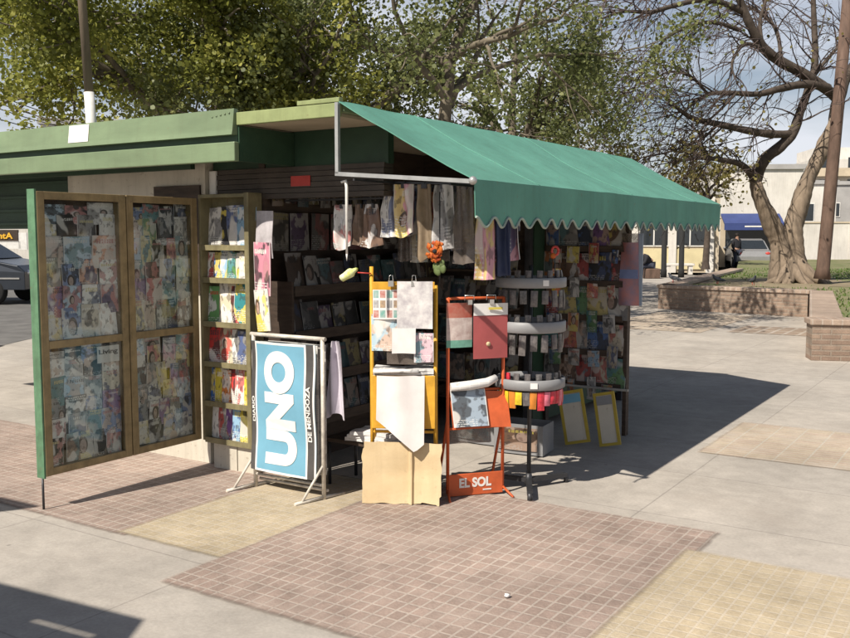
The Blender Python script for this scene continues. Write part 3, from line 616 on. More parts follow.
rowspec = {'upper left': ([['pale blue', 'black', 'grey'], ['white', 'black', 'grey', 'white'], ['grey', 'pale blue', 'orange'], ['grey', 'blue', 'orange', 'white'], ['purple', 'pale blue', 'white', 'red'], ['white', 'blue', 'cream', 'white']], 6),
           'lower left': ([['grey', 'black', 'blue', 'grey'], ['white', 'grey', 'black', 'white'], ['teal', 'pale blue', 'grey', 'cream'], ['grey', 'white', 'blue', 'purple'], ['white', 'grey', 'grey', 'blue'], ['black', 'brown', 'grey', 'black', 'grey']], 6),
           'upper right': ([['blue', 'teal', 'black', 'black'], ['white', 'green', 'grey', 'grey'], ['pale blue', 'teal', 'black', 'red', 'grey'], ['teal', 'red', 'blue', 'white'], ['purple', 'red', 'white', 'white'], ['grey', 'cream', 'grey', 'black', 'brown']], 6),
           'lower right': ([['pale blue', 'grey', 'grey', 'teal'], ['white', 'red', 'pink', 'yellow'], ['black', 'grey', 'cream', 'blue', 'grey'], ['grey', 'white', 'grey', 'pale blue'], ['grey', 'white', 'purple', 'grey', 'blue'], ['cream', 'grey', 'blue', 'grey']], 6)}
for nm, a0, a1, z0, z1 in PANES:
    rows_, nr = rowspec[nm]; H_ = (z1-z0)
    for j, rw in enumerate(rows_):
        n_ = len(rw); step_ = (a1-a0)/n_
        for i, cn in enumerate(rw):
            u = a0+(i+.5)*step_+random.uniform(-.016, .016); z = z1-(j+1)*H_/nr+.004
            ht = min(H_/nr*1.42, .24)
            if j == 0: ht = H_/nr*.93
            mag(K(DR-.052+.0035*j+.0012*(i % 2), u, z+random.uniform(-.012, .008)), FACE_R, cn, '%s magazine %s from left in %s row of door pane at %s' % (cn, ORD[i], ORD[j], nm), 'magazines in the glass door',
                step_/.20*random.uniform(.95, 1.22), ht/.27*random.uniform(.9, 1.06), random.uniform(-.02, .03), random.uniform(-.05, .05), dim=1.15, me=DOORM)
# masthead that can be read through the lower left pane
t = text_mesh('Living', -.07, .07, 0, .038, .002, .012)
tag(t.build('masthead', M['blackprint'], None, K(DR-.018, -.385, .865), (0, 0, FACE_R)), 'dark masthead lettering behind the lower left door pane', 'lettering')
tw = MB(); tw.box(-.082, .082, .001, .004, -.045, .058); tag(tw.build('magazine', M['paper'], None, K(DR-.018, -.385, .865), (0, 0, FACE_R)), 'white magazine headed by dark masthead lettering in lower left door pane', 'magazine', 'magazines in the glass door')
# front cabinet
cabrows = [['white', 'grey', 'purple', 'pale blue', 'yellow'], ['blue', 'yellow', 'orange', 'red', 'white', 'yellow'], ['red', 'cream', 'white', 'grey'], ['green', 'cream', 'red', 'teal'], ['white', 'blue', 'pale blue', 'green', 'yellow', 'cream'], ['grey', 'black', 'grey', 'pale blue']]
for j, (z, rw) in enumerate(zip(SHZ, cabrows)):
    n_ = len(rw); st_ = .40/n_; top = (SHZ+[1.85])[j+1]
    for i, cn in enumerate(rw):
        ht = min(top-z-.024, .285)*random.uniform(.90, 1.0); wide = 2.0 if (j == 3 and i >= 2) else 1.7
        mag(K(C0+.028+(i+.5)*st_-(.02 if wide > 1.8 else 0), CU0+.060-.006*i+random.uniform(0, .008), z+.018), FACE_U+random.uniform(-.2, .12), cn, '%s cover, %s from left on %s cabinet shelf from the bottom' % (cn, ORD[i], ORD[j]), 'magazines on the cabinet shelves',
            st_/.2*wide, ht/.27, -.09, random.uniform(-.03, .03))
# covers hanging beside the cabinet, half in the sun
blot = mat('black_blot_print', (.70, .67, .63), .6, scale=16, c2=(.05, .05, .05)); greysheet = mat('lilac_grey_sheet', (.42, .39, .40), .6, var=.3, scale=12)
for k, (z0, h_, w_, r_, m_, lb) in enumerate(((1.46, .30, .19, -.865, greysheet, 'grey spotted sheet hanging topmost beside the cabinet'), (1.22, .34, .18, -.875, None, 'pink and blue cover hanging midway beside the cabinet'), (.99, .27, .15, -.855, blot, 'white sheet with black prints hanging lowest beside the cabinet'))):
    P = K(r_, .33-.014*k, z0)
    if k: q = mag(P, FACE_U-R(15), ('', 'pink', 'white')[k], lb, 'sheets hanging beside the cabinet', w_/.2, h_/.27, .02, (0, .02, -.1)[k]); continue
    if m_ is None: m_ = mat('pink_blue_print', (.60, .28, .46), .4, scale=14, c2=(.55, .60, .68))
    q = MB(); q.grid(lambda a, b: ((a-.5)*w_-.04*(k == 2)*(1-b)*(a < .5)*0, -.012*math.sin(PI*a)-.006*math.sin(b*5+k), h_*b-.05*a*(1-b)*(k == 2)), 8, 8, .004, (0, 1, 0))
    tag(q.build('hanging_sheet', m_, None, P, (.02, (.02, 0, -.10)[k], FACE_U-R(15))), lb, 'sheet', 'sheets hanging beside the cabinet')
# inside: side shelves, back shelves; covers toned down in place of shade
inner = ['grey', 'brown', 'black', 'grey', 'brown', 'black', 'cream', 'purple', 'brown', 'black', 'teal', 'grey']
for j, z in enumerate(INZ):
    for i in range(12):
        cn = pick(inner)
        mag(K(-.83+.006*(i % 2), .62+i*.155+random.uniform(-.02, .02), z), FACE_R+random.uniform(-.06, .06), cn, '%s magazine %s from front on %s shelf of dark inner side wall' % (cn, ORD[i], ORD[j]), 'magazines inside the kiosk', random.uniform(.8, 1), random.uniform(.75, 1.05), -.18, random.uniform(-.04, .04), dim=.7, me=SHADEDM)
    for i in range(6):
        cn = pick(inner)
        mag(K(-.72+i*.118, 2.30-.006*(i % 2), z+.12), FACE_U+random.uniform(-.06, .06), cn, '%s magazine %s from left on %s shelf of dark inner back wall' % (cn, ORD[i], ORD[j]), 'magazines inside the kiosk', .72, random.uniform(.75, .9), -.12, random.uniform(-.04, .04), dim=.7, me=SHADEDM)
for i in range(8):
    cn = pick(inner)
    mag(K(-.985, .60+i*.22, 1.50), FACE_R, cn, '%s magazine %s from front pinned high on dark inner side wall' % (cn, ORD[i]), 'magazines inside the kiosk', 1, .95, 0, random.uniform(-.04, .04), dim=.7, me=SHADEDM)
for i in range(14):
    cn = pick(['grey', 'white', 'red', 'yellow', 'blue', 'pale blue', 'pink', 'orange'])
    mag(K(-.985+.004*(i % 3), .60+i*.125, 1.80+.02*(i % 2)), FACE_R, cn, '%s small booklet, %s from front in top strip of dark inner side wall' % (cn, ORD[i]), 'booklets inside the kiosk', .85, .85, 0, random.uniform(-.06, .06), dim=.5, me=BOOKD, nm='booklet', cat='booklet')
# side panel covers, darkened in colour for the awning's shade
pcols = [['grey', 'brown', 'red', 'cream', 'green'], ['teal', 'orange', 'grey', 'blue', 'cream'], ['red', 'grey', 'green', 'cream', 'grey'], ['orange', 'brown', 'red', 'black', 'red'], ['blue', 'grey', 'blue', 'purple', 'brown']]
for j, (z, rw) in enumerate(zip((.42, .68, .95, 1.22, 1.49), pcols)):
    for i, cn in enumerate(rw):
        mag(K(.075+i*.13+random.uniform(-.012, .012), PU-.040-.007*(i % 2), z+.002), FACE_U+random.uniform(-.05, .05), cn, '%s cover %s from left in row %s of panel under the awning' % (cn, ORD[i], ORD[4-j]), 'covers on the side display panel', random.uniform(.7, .95), random.uniform(.85, 1.0), -.06, random.uniform(-.05, .05), dim=1.0, me=SHADEDP)
mag(K(.15, PU-.16, 1.13), FACE_U, 'yellow', 'narrow yellow booklet clipped beside the ring stand', None, .35, .8, 0, 0, nm='booklet', cat='booklet')

for j, z in enumerate((.42, .68, .95, 1.22, 1.49)):
    for i in range(4):
        cn = pick(['grey', 'cream', 'red', 'yellow', 'blue', 'pale blue', 'orange', 'green'])
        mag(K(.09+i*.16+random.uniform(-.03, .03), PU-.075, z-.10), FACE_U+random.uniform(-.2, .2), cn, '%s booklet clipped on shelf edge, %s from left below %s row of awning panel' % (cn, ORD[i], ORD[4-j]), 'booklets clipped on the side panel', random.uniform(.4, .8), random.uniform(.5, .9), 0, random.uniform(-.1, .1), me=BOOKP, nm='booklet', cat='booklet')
def picture_frame(P, rz, lean, wd, ht, label, top, side):
    root = empty('framed_print', P, rz, label, 'framed print', 'frames leaning below the side panel')
    q = MB(); q.box(-wd/2, wd/2, 0, .006, 0, ht); q.rotate = None; pic = q.build('print', M['cream'], root, rot=(-lean, 0, 0))
    f = MB(); b_ = .022
    f.box(-wd/2-b_, -wd/2, -.006, .014, -b_, ht+b_); f.box(wd/2, wd/2+b_, -.006, .014, -b_, ht+b_); f.box(-wd/2, wd/2, -.006, .014, -b_, 0); f.box(-wd/2, wd/2, -.006, .014, ht, ht+b_)
    f.build('frame', side, root, rot=(-lean, 0, 0)); h = MB(); h.box(-wd/2, wd/2, -.008, -.002, ht*.80, ht*.98); h.build('header', top, root, rot=(-lean, 0, 0)); return root
mustard = mat('mustard_border', (.38, .28, .04), .6, var=.2)
r1 = picture_frame(K(.46, 2.30, .06), FACE_U+R(10), .18, .15, .36, 'leaning yellow edged print with a blue header', M['bluebanner'], mustard); r1.rotation_euler.y = -.22
r2 = picture_frame(K(.68, 2.40, .05), FACE_U+R(8), .18, .12, .36, 'narrower leaning yellow edged print with a grey header', M['greyplastic'], mustard); r2.rotation_euler.y = -.20
# crates of magazines on the floor under the ring stand
def low_box(P, rz, label, cn):
    root = empty('magazine_box', P, rz, label, 'box', 'low boxes behind the ring stand')
    q = MB(); q.box(-.19, .19, -.12, -.115, 0, .22); q.box(-.19, .19, .115, .12, 0, .22); q.box(-.19, -.185, -.115, .115, 0, .22); q.box(.185, .19, -.115, .115, 0, .22); q.box(-.185, .185, -.115, .115, 0, .005)
    q.build('box_body', M['greyplastic'], root); c = mag((0, 0, 0), 0, cn, None, None, 1.5, .62, me=SHADEDP); c.parent = root; c.location = (0, -.128, .03); c.name = 'front_cover'; c.rotation_euler = (0, 0, 0)
    for k in ('label', 'category', 'group'):
        if k in c: del c[k]
low_box(K(.17, 1.98, .01), FACE_U+R(6), 'low grey box with a brownish cover on its front, behind the ring stand', 'brown')
low_box(K(-.28, 2.12, .01), FACE_U, 'low grey box with a dark cover on its front, behind the orange rack', 'grey')

# ------------------------------------------------------------------ hanging bundles
def sleeve(P, rz, wd, ht, m, label, pointed=0, twist=.0, group='bundles hanging under the roof', nm='hanging_sleeve'):
    sd = random.random()*30
    root = empty(nm, P, rz, label, 'sleeve', group)
    def fn(a, b):
        x = (a-.5)*wd*(1-.18*math.sin(PI*b)*0-.2*b); drop = ht*(1-b)
        z = -drop - pointed*.5*(1-b)*(.5-abs(a-.35))*1.0
        y = .018*math.sin(a*9+sd+b*2)+.02*mnoise.noise(Vector((a*3+sd, b*3, 0)))
        c, s2 = math.cos(twist*(1-b)), math.sin(twist*(1-b))
        return (x*c-y*s2, x*s2+y*c, z)
    q = MB(); q.grid(fn, 12, 10, .008, (0, 1, 0), uv=True); o = q.build('sheet', m, root); o.color = (*PD[pick(['grey', 'cream', 'brown', 'pink', 'white', 'orange'])], 1)
    q = MB(); q.tube([(0, .004, -.01), (0, .004, .03)], .004, 5); q.box(-.02, .02, -.004, .012, -.025, .004); q.build('clip', M['darkmetal'], root)
    return root
M['bundle'] = covermat('bundle_print', .3, .95, .15)
M['bag'] = covermat('plastic_bag_print', .18, .8, .15)
dull = mat('dull_pink_print', (.24, .13, .12), .5, scale=26, c2=(.07, .055, .05)); dull2 = mat('dull_grey_print', (.25, .23, .22), .5, scale=24, c2=(.08, .08, .085)); dull3 = mat('dull_tan_print', (.24, .165, .12), .5, scale=20, c2=(.10, .07, .05))
sleeve(K(-.46, .62, 1.80), FACE_U, .13, .27, M['bundle'], 'printed bundle hanging leftmost inside the opening', .1, .1)
sleeve(K(-.34, .64, 1.80), FACE_U, .10, .25, dull3, 'narrow brown bundle hanging between two printed ones inside the opening', .05, -.1)
sleeve(K(-.23, .62, 1.80), FACE_U, .15, .26, M['bundle'], 'wide printed bundle hanging left of the white rod', .08, .1)
rw2 = mat('red_white_print', (.30, .27, .26), .5, scale=16, c2=(.25, .07, .06))
sleeve(K(-.08, .60, 1.915), FACE_U, .11, .32, M['bundle'], 'narrow printed sleeve hanging right of the white rod', .02, .1)
sleeve(K(.03, .60, 1.915), FACE_U, .15, .30, M['bundle'], 'broad printed sleeve hanging from the awning rail', .12, -.1)
sleeve(K(.17, .61, 1.91), FACE_U, .12, .42, M['strawsheet'], 'tan pointed sleeve hanging midway along the awning rail', .2, .2)
sleeve(K(.30, .62, 1.905), FACE_U, .14, .38, M['bag'], 'printed plastic sleeve hanging above the orange toy', .05, .1)
sleeve(K(.43, .64, 1.90), FACE_U, .14, .46, M['sleeve'], 'clear plastic sleeve hanging right of the orange toy', .05, -.15)
sleeve(K(.56, .66, 1.895), FACE_U, .12, .55, M['bag'], 'long printed sleeve hanging near the awning corner', .02, .1)
sleeve(K(.66, .70, 1.89), FACE_U, .11, .52, M['navy'], 'navy sleeve hanging at the awning corner', .02, .1)
for i in range(9):
    sleeve(K(-.10+i*.095, .80+.02*(i % 2), 1.90), FACE_U+random.uniform(-.3, .3), .11, random.uniform(.30, .50), M['bag'] if i % 3 else M['sleeve'], '%s glossy bag from left in the back row hanging under the awning' % ORD[i], random.uniform(0, .05), random.uniform(-.2, .2), group='back row of hanging bags')
for i, (r, m_, ln) in enumerate(((-.02, dull3, .30), (-.02, dull2, .34), (-.02, dull, .26), (-.02, M['strawsheet'], .33), (-.02, dull2, .28))):
    sleeve(K(r, .75+i*.34, 1.915), FACE_R-R(30), .16, ln, M['bundle'], '%s dull printed bundle from front on the inner rail behind the awning bar' % ORD[i], .08, .1)
# white rod hanging at the corner
rd = MB(); pts = [K(.03, .05, 1.905)-O, K(.03, .05, 1.90)-O]
q = MB(); q.tube([(-.03, 0, 0), (0, 0, .006), (.006, 0, -.03), (.004, 0, -.40)], [.007, .010, .009, .006], 8); q.tube([(.004, 0, -.40), (.004, 0, -.44)], [.006, .001], 8)
tag(q.build('hooked_rod', M['white'], None, K(.03, .02, 1.90), (0, 0, -A)), 'thin white hooked rod hanging under the awning corner', 'rod')
q = MB(); q.tube([(0, 0, 0), (0, 0, .05)], .003, 5)
# orange flower toy
toy = empty('petal_toy', K(.30, .57, 1.51), -A, 'orange petalled pinwheel toy with green leaves hanging amid the plastic sleeves', 'toy')
q = MB()
for k in range(34):
    a = k*2.4; rr = .008+.05*random.random(); c = Vector((rr*math.cos(a), -.02-.02*random.random(), rr*math.sin(a)))
    q.ball(c, .017*random.uniform(.7, 1.3), .006, .014*random.uniform(.7, 1.5), 7, 5, lambda d: 1+.4*math.sin(5*d.x+4*d.z))
q.build('petals', M['toyorange'], toy); q = MB()
for k in range(7): q.ball((random.uniform(-.03, .03), 0, -.10+random.uniform(-.03, .03)), .022, .01, .028, 7, 5)
q.build('leaves', M['toygreen'], toy); q = MB(); q.ball((0, -.045, 0), .014); q.build('centre', M['rubber'], toy); q = MB(); q.tube([(0, .01, .35), (0, .01, -.2)], .004, 5); q.build('stick', M['darkmetal'], toy)

# ------------------------------------------------------------------ newspaper banner stand
uno = empty('newspaper_stand', K(-.555, .18), -A, 'white metal stand holding a sky blue banner with large sideways letters', 'stand')
q = MB()
for s in (-1, 1):
    x = s*.278; q.tube([(x, 0, .0), (x, 0, .985)], .013, 8)
    q.tube([(x, 0, .02), (x-.06, -.20, .012)], .011, 6); q.tube([(x, 0, .22), (x-.045, -.15, .02)], .008, 6)
    q.tube([(x, 0, .02), (x+.03, .16, .012)], .011, 6)
q.tube([(-.30, 0, .985), (.30, 0, .985)], .013, 8); q.tube([(-.278, 0, .09), (.278, 0, .09)], .010, 6); q.tube([(-.278, .04, .05), (.278, .04, .05)], .010, 6)
q.build('frame', M['whiterack'], uno)
def bulge(x, z): return -.045-.018*math.cos(x/.27*PI/2)+.010*math.sin(z*5+x*6)-.006*math.sin(z*13)
def ban(a, b):
    z = .125+b*.825; x = -.262+a*.515+.012*math.sin(b*PI)*(1 if a > .8 else 0)-.006*math.sin(b*4)
    return (x, bulge(x, z), z+.012*(1-a)*(1-b))
cuts = [(.07, 1), (.10, 2), (.85, 0), (.88, 2), (.97, 1), (1.1, 2)]
def bm2(a, b):
    if .10 < a < .85 and (b > .985 or b < .02): return 2
    for c, k in cuts:
        if a < c: return k
q = MB(); q.grid(ban, 80, 60, .006, (0, 1, 0), mfn=bm2); banner = q.build('banner', [M['bluebanner'], M['blackprint'], M['whiteprint']], uno)
for tx, box, bo in (('UNO', (-.140, .112, .19, .90), .065), ('DIARIO', (-.254, -.232, .44, .60), .02), ('DE MENDOZA', (.200, .230, .36, .70), .02)):
    text_mesh(tx, *box, .002, bo, lambda x, z: bulge(x, z)-.002, 90).build('lettering', M['whiteprint'], banner)
q = MB()
for k in range(3): q.grid(lambda a, b, k=k: (-.24+a*.47+.01*k, .02+.025*k+.01*math.sin(a*5), .14+b*.80), 8, 8, .006, (0, 1, 0))
tag(q.build('newspapers', M['news'], None, K(-.555, .18), (0, 0, -A)), 'newspapers hung behind the sky blue banner on the white stand', 'newspaper')
# white cloth hanging behind it
q = MB(); q.grid(lambda a, b: ((a-.5)*(.13)*(.35+.75*(1-b)**.6), .02*math.sin(a*11+b*2), -.46*(1-b)-.02*math.cos(a*6)*(1-b)), 16, 14, .006, (0, 1, 0))
tag(q.build('cloth_bag', M['cloth'], None, K(-.255, .27, .965), (0, 0, -A+R(10))), 'lilac white cloth bag hanging right behind the banner stand', 'bag')
# low bench with a newspaper stack
bn = empty('low_bench', K(-.20, .62), -A, 'low dark metal bench carrying folded newspapers in the opening', 'bench')
q = MB(); q.box(-.30, .22, -.17, .17, .29, .315); q.build('seat', M['brown'], bn)
for x in (-.27, .19):
    for y in (-.14, .14): q = MB(); q.tube([(x, y, 0), (x, y, .29)], .011, 6); q.build('leg', M['darkmetal'], bn)
for k in range(3):
    q = MB(); q.grid(lambda a, b: (-.15+a*.3, -.11+b*.22, .01*math.sin(a*3)+.006*math.sin(b*6)), 8, 6, -.022, (0, 0, 1)); nw = ('topmost', 'middle', 'lowest')[2-k]
    tag(q.build('folded_newspaper', M['newspale'], None, K(-.16+.02*k, .54, .337+.024*k), (0, 0, -A+R(8*k-6))), '%s folded newspaper of the stack on the low bench' % nw, 'newspaper', 'newspapers on the bench')

# ------------------------------------------------------------------ yellow rack
YC = Vector((-.127, 5.5, 0)); YR = R(-3)
yr = empty('newspaper_rack', YC, YR, 'orange yellow tube rack with clipped sheets and cardboard at its foot', 'rack')
q = MB()
q.tube([(-.19, 0, 0), (-.19, 0, 1.42)], .012, 8); q.tube([(.19, 0, 0), (.19, 0, 1.31)], .012, 8)
for s in (-1, 1): q.tube([(s*.19, 0, .9), (s*.19, .22, .01)], .010, 6)
q.tube([(-.19, 0, .02), (.19, 0, .02)], .010, 6); q.tube([(-.19, .0, .43), (.19, .0, .43)], .010, 6); q.build('frame', M['yellowrack'], yr)
q = MB(); q.box(-.185, .185, -.012, .004, 1.27, 1.33); q.build('top_plate', M['yellowrack'], yr, bevel=.003)
q = MB(); q.box(-.19, .19, -.035, -.022, .455, .775); q.box(-.19, .19, -.022, .16, .745, .758); q.build('tray', M['yellowrack'], yr, bevel=.004)
def onrack(base, rz, x0, x1, z0, z1, y, m, name, label, cat, wav=.01, uv=None, fn=None, group=None, color=None, tl=0):
    wd = x1-x0; sd = random.random()*9
    def f(a, b):
        p = [(a-.5)*wd, -wav*math.sin(a*5+b*3+sd)-tl*b, b*(z1-z0)]
        if fn: p = fn(a, b, p)
        return p
    q = MB(); q.grid(f, 14, 12, .003, (0, 1, 0), uv=True)
    P = base+Matrix.Rotation(rz, 3, 'Z') @ Vector(((x0+x1)/2, y, z0))
    o = q.build(name, m, None, P, (0, 0, rz)); tag(o, label, cat, group)
    if color: o.color = (*color, 1)
    return o
GY = 'sheets clipped to the yellow rack'
onrack(YC, YR, -.10, .175, .84, .97, -.018, M['sleeve'], 'plastic_sheet', 'clear curled plastic sheet low behind the clipped papers on yellow rack', 'sheet', group=GY)
onrack(YC, YR, -.19, -.01, .92, 1.14, -.024, M['cover'], 'leaflet', 'pale blue leaflet clipped on the left of the yellow rack', 'leaflet', color=(.42, .55, .62), group=GY)
stm = [mat('stamp_red', (.42, .13, .11), .5, scale=40, c2=(.55, .4, .35)), mat('stamp_tan', (.5, .36, .22), .5, scale=40, c2=(.2, .15, .14)), mat('stamp_teal', (.12, .34, .29), .5, scale=40, c2=(.4, .45, .42)), mat('stamp_grey', (.22, .22, .24), .5, scale=40, c2=(.5, .48, .45))]
def stf(a, b):
    fa, fb = (a*4) % 1, (b*3) % 1
    if fa < .14 or fa > .9 or fb < .16 or fb > .9: return 0
    return 1+(int(a*4)*2+int(b*3)*3) % 4
q = MB(); q.grid(lambda a, b: ((a-.5)*.16, -.006*math.sin(a*4), .175*b), 40, 36, .003, (0, 1, 0), mfn=stf)
tag(q.build('picture_sheet', [M['paper']]+stm, None, YC+Matrix.Rotation(YR, 3, 'Z') @ Vector((-.10, -.034, 1.11)), (0, 0, YR)), 'white sheet of small colour pictures under the yellow rack top plate', 'sheet', GY)
onrack(YC, YR, .065, .18, .855, 1.03, -.040, M['cover'], 'leaflet', 'pink and green leaflet at the lower right of the clipped sheets', 'leaflet', color=(.62, .45, .50), group=GY)
onrack(YC, YR, -.035, .175, 1.056, 1.335, -.050, mat('floral_grey_print', (.68, .66, .64), .8, scale=17, c2=(.38, .35, .37)), 'printed_sheet', 'large white sheet with grey floral print clipped on the yellow rack', 'sheet', group=GY)
onrack(YC, YR, -.065, .075, .91, 1.06, -.060, M['paper'], 'card', 'small plain white card pinned below the floral sheet', 'card', group=GY)
for k, (x, z, wh) in enumerate(((-.07, 1.335, 'left'), (.065, 1.335, 'right'))):
    q = MB(); q.box(-.016, .016, -.014, .014, -.03, .004); q.tube([(-.012, 0, .0), (-.009, 0, .035), (.009, 0, .035), (.012, 0, 0)], .003, 5)
    tag(q.build('bulldog_clip', M['chrome'], None, YC+Matrix.Rotation(YR, 3, 'Z') @ Vector((x, -.045, z)), (0, 0, YR)), '%s metal bulldog clip on top of the yellow rack' % wh, 'clip', 'bulldog clips')
q = MB()
for k in range(3): q.grid(lambda a, b, k=k: (-.18+a*.36, -.03+b*.17, .760+.018*k+.006*math.sin(a*7+k)), 8, 4, -.015, (0, 0, -1))
tag(q.build('newspaper_pile', M['newspale'], None, YC, (0, 0, YR)), 'flat pile of newspapers lying on the yellow rack tray', 'newspaper')
q = MB(); q.tube([(-.17, 0, 0), (0, 0, .004), (.10, 0, 0)], .012, 8); tag(q.build('rolled_newspaper', M['newspale'], None, YC+Vector((-.01, -.045, .80)), (0, 0, YR)), 'thin rolled newspaper along the front edge of the yellow tray', 'newspaper')
def drp(a, b, p):
    k = 1-b; low = .19*max(0, 1-abs(a-.80)/.8)-.05*(1-a)*0
    p[2] = (.775-.52)*b - low*k*1.0 + (.0)*k
    p[1] += -.05*k-.012*k*math.sin(a*3)-.010*(1-min(1, abs(a-.45)*4)); return p
onrack(YC, YR, -.157, .127, .52, .775, -.050, M['greypaper'], 'draped_sheet', 'pale newsprint sheet draped over the yellow tray ending in a point', 'sheet', .012, fn=drp)
def crd(x, z):
    a = (x+.245)/.473; b = (z-.012)/.364
    y = .012 if a < .62 else .012-.10*(a-.62)
    return y-.03*(1-b)*(1-b)-(.020 if abs(a-.62) < .018 else 0)+.008*mnoise.noise(Vector((a*3, b*3, 1)))
q = MB(); NX, NZ = 46, 34
def cpt(a, b):
    x = -.245+.473*a; z = .012+.364*b
    if a < .001 or a > .999: x += .010*mnoise.noise(Vector((a*2, b*6, 5)))-.012*(a > .5)*(b < .12)+.010*(a < .5)*(b > .9)
    if b < .001 or b > .999: z += .010*mnoise.noise(Vector((a*6, 2, b*2)))-.02*(b > .5)*(abs(a-.62) < .03)+.008*(b < .5)*(abs(a-.85) < .1)
    return (x, crd(x, z)-.062, z)
q.grid(cpt, NX, NZ, .004, (0, 1, 0), smooth=False)
cbm = mat('stained_cardboard', (.60, .47, .29), .9, scale=3.2, bump=.15, bscale=50, c2=(.50, .375, .215), drip=.12)
tag(q.build('cardboard_sheet', cbm, None, YC, (0, 0, YR)), 'large tan cardboard sheet with a vertical fold at the foot of the yellow rack', 'cardboard')
# foam toy on a red stick
ty = empty('foam_toy', YC+Matrix.Rotation(YR, 3, 'Z') @ Vector((-.19, -.02, 1.375)), YR, 'lime and white foam toy on a red stick tied to the yellow rack', 'toy')
q = MB(); q.tube([(0, 0, .005), (-.08, 0, .01)], .004, 6); q.build('stick', M['red_paint'], ty)
q = MB(); q.ball((0, 0, 0), .062, .024, .026, 12, 8, lambda d: 1+.15*math.sin(7*d.x)); q.build('foam', M['toylime'], ty, loc=(-.135, 0, 0), rot=(0, R(-32), 0))

# ------------------------------------------------------------------ orange rack
SC = Vector((.31, 5.625, 0)); SR = R(17.7)
sr = empty('newspaper_rack', SC, SR, 'red orange tube rack with lettered foot plate and a red folder', 'rack')
q = MB()
for s in (-1, 1):
    q.tube([(s*.18, 0, .03), (s*.18, 0, 1.23)], .011, 8); q.tube([(s*.18, 0, .05), (s*.205, -.12, .006)], .008, 6); q.tube([(s*.18, 0, .5), (s*.18, .2, .008)], .009, 6)
q.tube([(-.18, 0, 1.225), (.18, 0, 1.225)], .010, 6); q.tube([(-.18, 0, .43), (.18, 0, .43)], .009, 6); q.tube([(-.18, .02, .66), (.18, .02, .66)], .009, 6)
q.build('frame', M['orange'], sr)
q = MB(); q.box(-.178, .178, -.014, -.004, .012, .148); pl = q.build('foot_plate', M['orange'], sr, bevel=.003)
text_mesh('EL SOL', -.11, .10, .062, .122, .002, .04, lambda x, z: -.0145).build('lettering', M['whiteprint'], pl)
q = MB(); q.box(.045, .10, -.0165, -.0145, .038, .046); q.build('small_print', M['whiteprint'], pl)
q = MB(); q.grid(lambda a, b: (-.17+a*.375, -.075+.075*b, .44+.21*b+.006*math.sin(a*4)), 8, 6, .006, (0, 1, 0)); q.build('sloping_tray', M['orange'], sr)
def nf(a, b, p): p[1] = -.075+.078*b+.068-.006; p[2] = .215*b; return p
onrack(SC, SR, -.17, .055, .455, .67, -.075, M['cover'], 'newspaper', 'newspaper front page with blue and grey pictures on the orange sloping tray', 'newspaper', fn=nf, color=(.30, .36, .42))
q = MB(); q.tube([(-.17, -.02, .69), (-.05, -.03, .697), (.06, -.03, .71), (.125, -.02, .735)], [.026, .03, .028, .022], 9); tag(q.build('rolled_newspaper', M['newspale'], None, SC, (0, 0, SR)), 'thick rolled white newspaper lying across the orange rack', 'newspaper')
onrack(SC, SR, -.165, .11, .33, .45, .02, M['sleeve'], 'plastic_sheet', 'striped clear plastic sheet hanging below the orange tray', 'sheet')
def tri(x0, x1, z0, z1): pass
mg = empty('magazine', SC+Matrix.Rotation(SR, 3, 'Z') @ Vector((-.115, -.022, .93)), SR, 'magazine with red top and pale middle clipped on the orange rack', 'magazine')
q = MB(); q.grid(lambda a, b: ((a-.5)*.165, -.006*math.sin(a*4), .27*b), 10, 30, .004, (0, 1, 0), mfn=lambda a, b: 2 if b > .68 else (0 if b < .16 else 1))
q.build('cover', [mat('seagreen_print', (.16, .36, .28), .4, var=.3, scale=20), mat('pale_face_print', (.62, .54, .50), .4, scale=18, c2=(.36, .26, .24)), mat('red_masthead', (.36, .06, .04), .4, scale=14, c2=(.42, .2, .15))], mg)
fo = empty('red_folder', SC+Matrix.Rotation(SR, 3, 'Z') @ Vector((.078, -.045, .86)), SR, 'faded red folder with a white top strip clipped on the orange rack', 'folder')
q = MB(); q.grid(lambda a, b: ((a-.5)*.225, -.008*math.sin(a*3+1), .262*b), 10, 10, .006, (0, 1, 0)); q.build('folder_sheet', mat('faded_red_card', (.36, .085, .085), .5, var=.18, scale=5), fo)
q = MB(); q.grid(lambda a, b: ((a-.5)*.225, -.003-.008*math.sin(a*3+1), .263+.072*b), 10, 4, .006, (0, 1, 0)); q.build('top_strip', M['paper'], fo)
q = MB(); q.box(-.02, .07, -.017, -.014, .298, .312); q.build('yellow_line', mat('yellow_line', (.6, .5, .1), .6), fo)
q = MB(); q.lathe([(0, 0), (.014, 0), (.014, .003), (0, .003)], 10); q.build('seal', M['cardboard'], fo, loc=(-.02, -.012, .09), rot=(R(90), 0, 0))
for k, (x, z, wh) in enumerate(((-.06, 1.215, 'left'), (.08, 1.215, 'right'))):
    q = MB(); q.box(-.014, .014, -.014, .014, -.025, .004); q.tube([(-.03, 0, .0), (-.028, 0, .03), (.028, 0, .03), (.03, 0, 0)], .003, 5)
    tag(q.build('bulldog_clip', M['chrome'], None, SC+Matrix.Rotation(SR, 3, 'Z') @ Vector((x, -.045, z)), (0, 0, SR)), '%s metal bulldog clip on top of the orange rack' % wh, 'clip', 'bulldog clips')

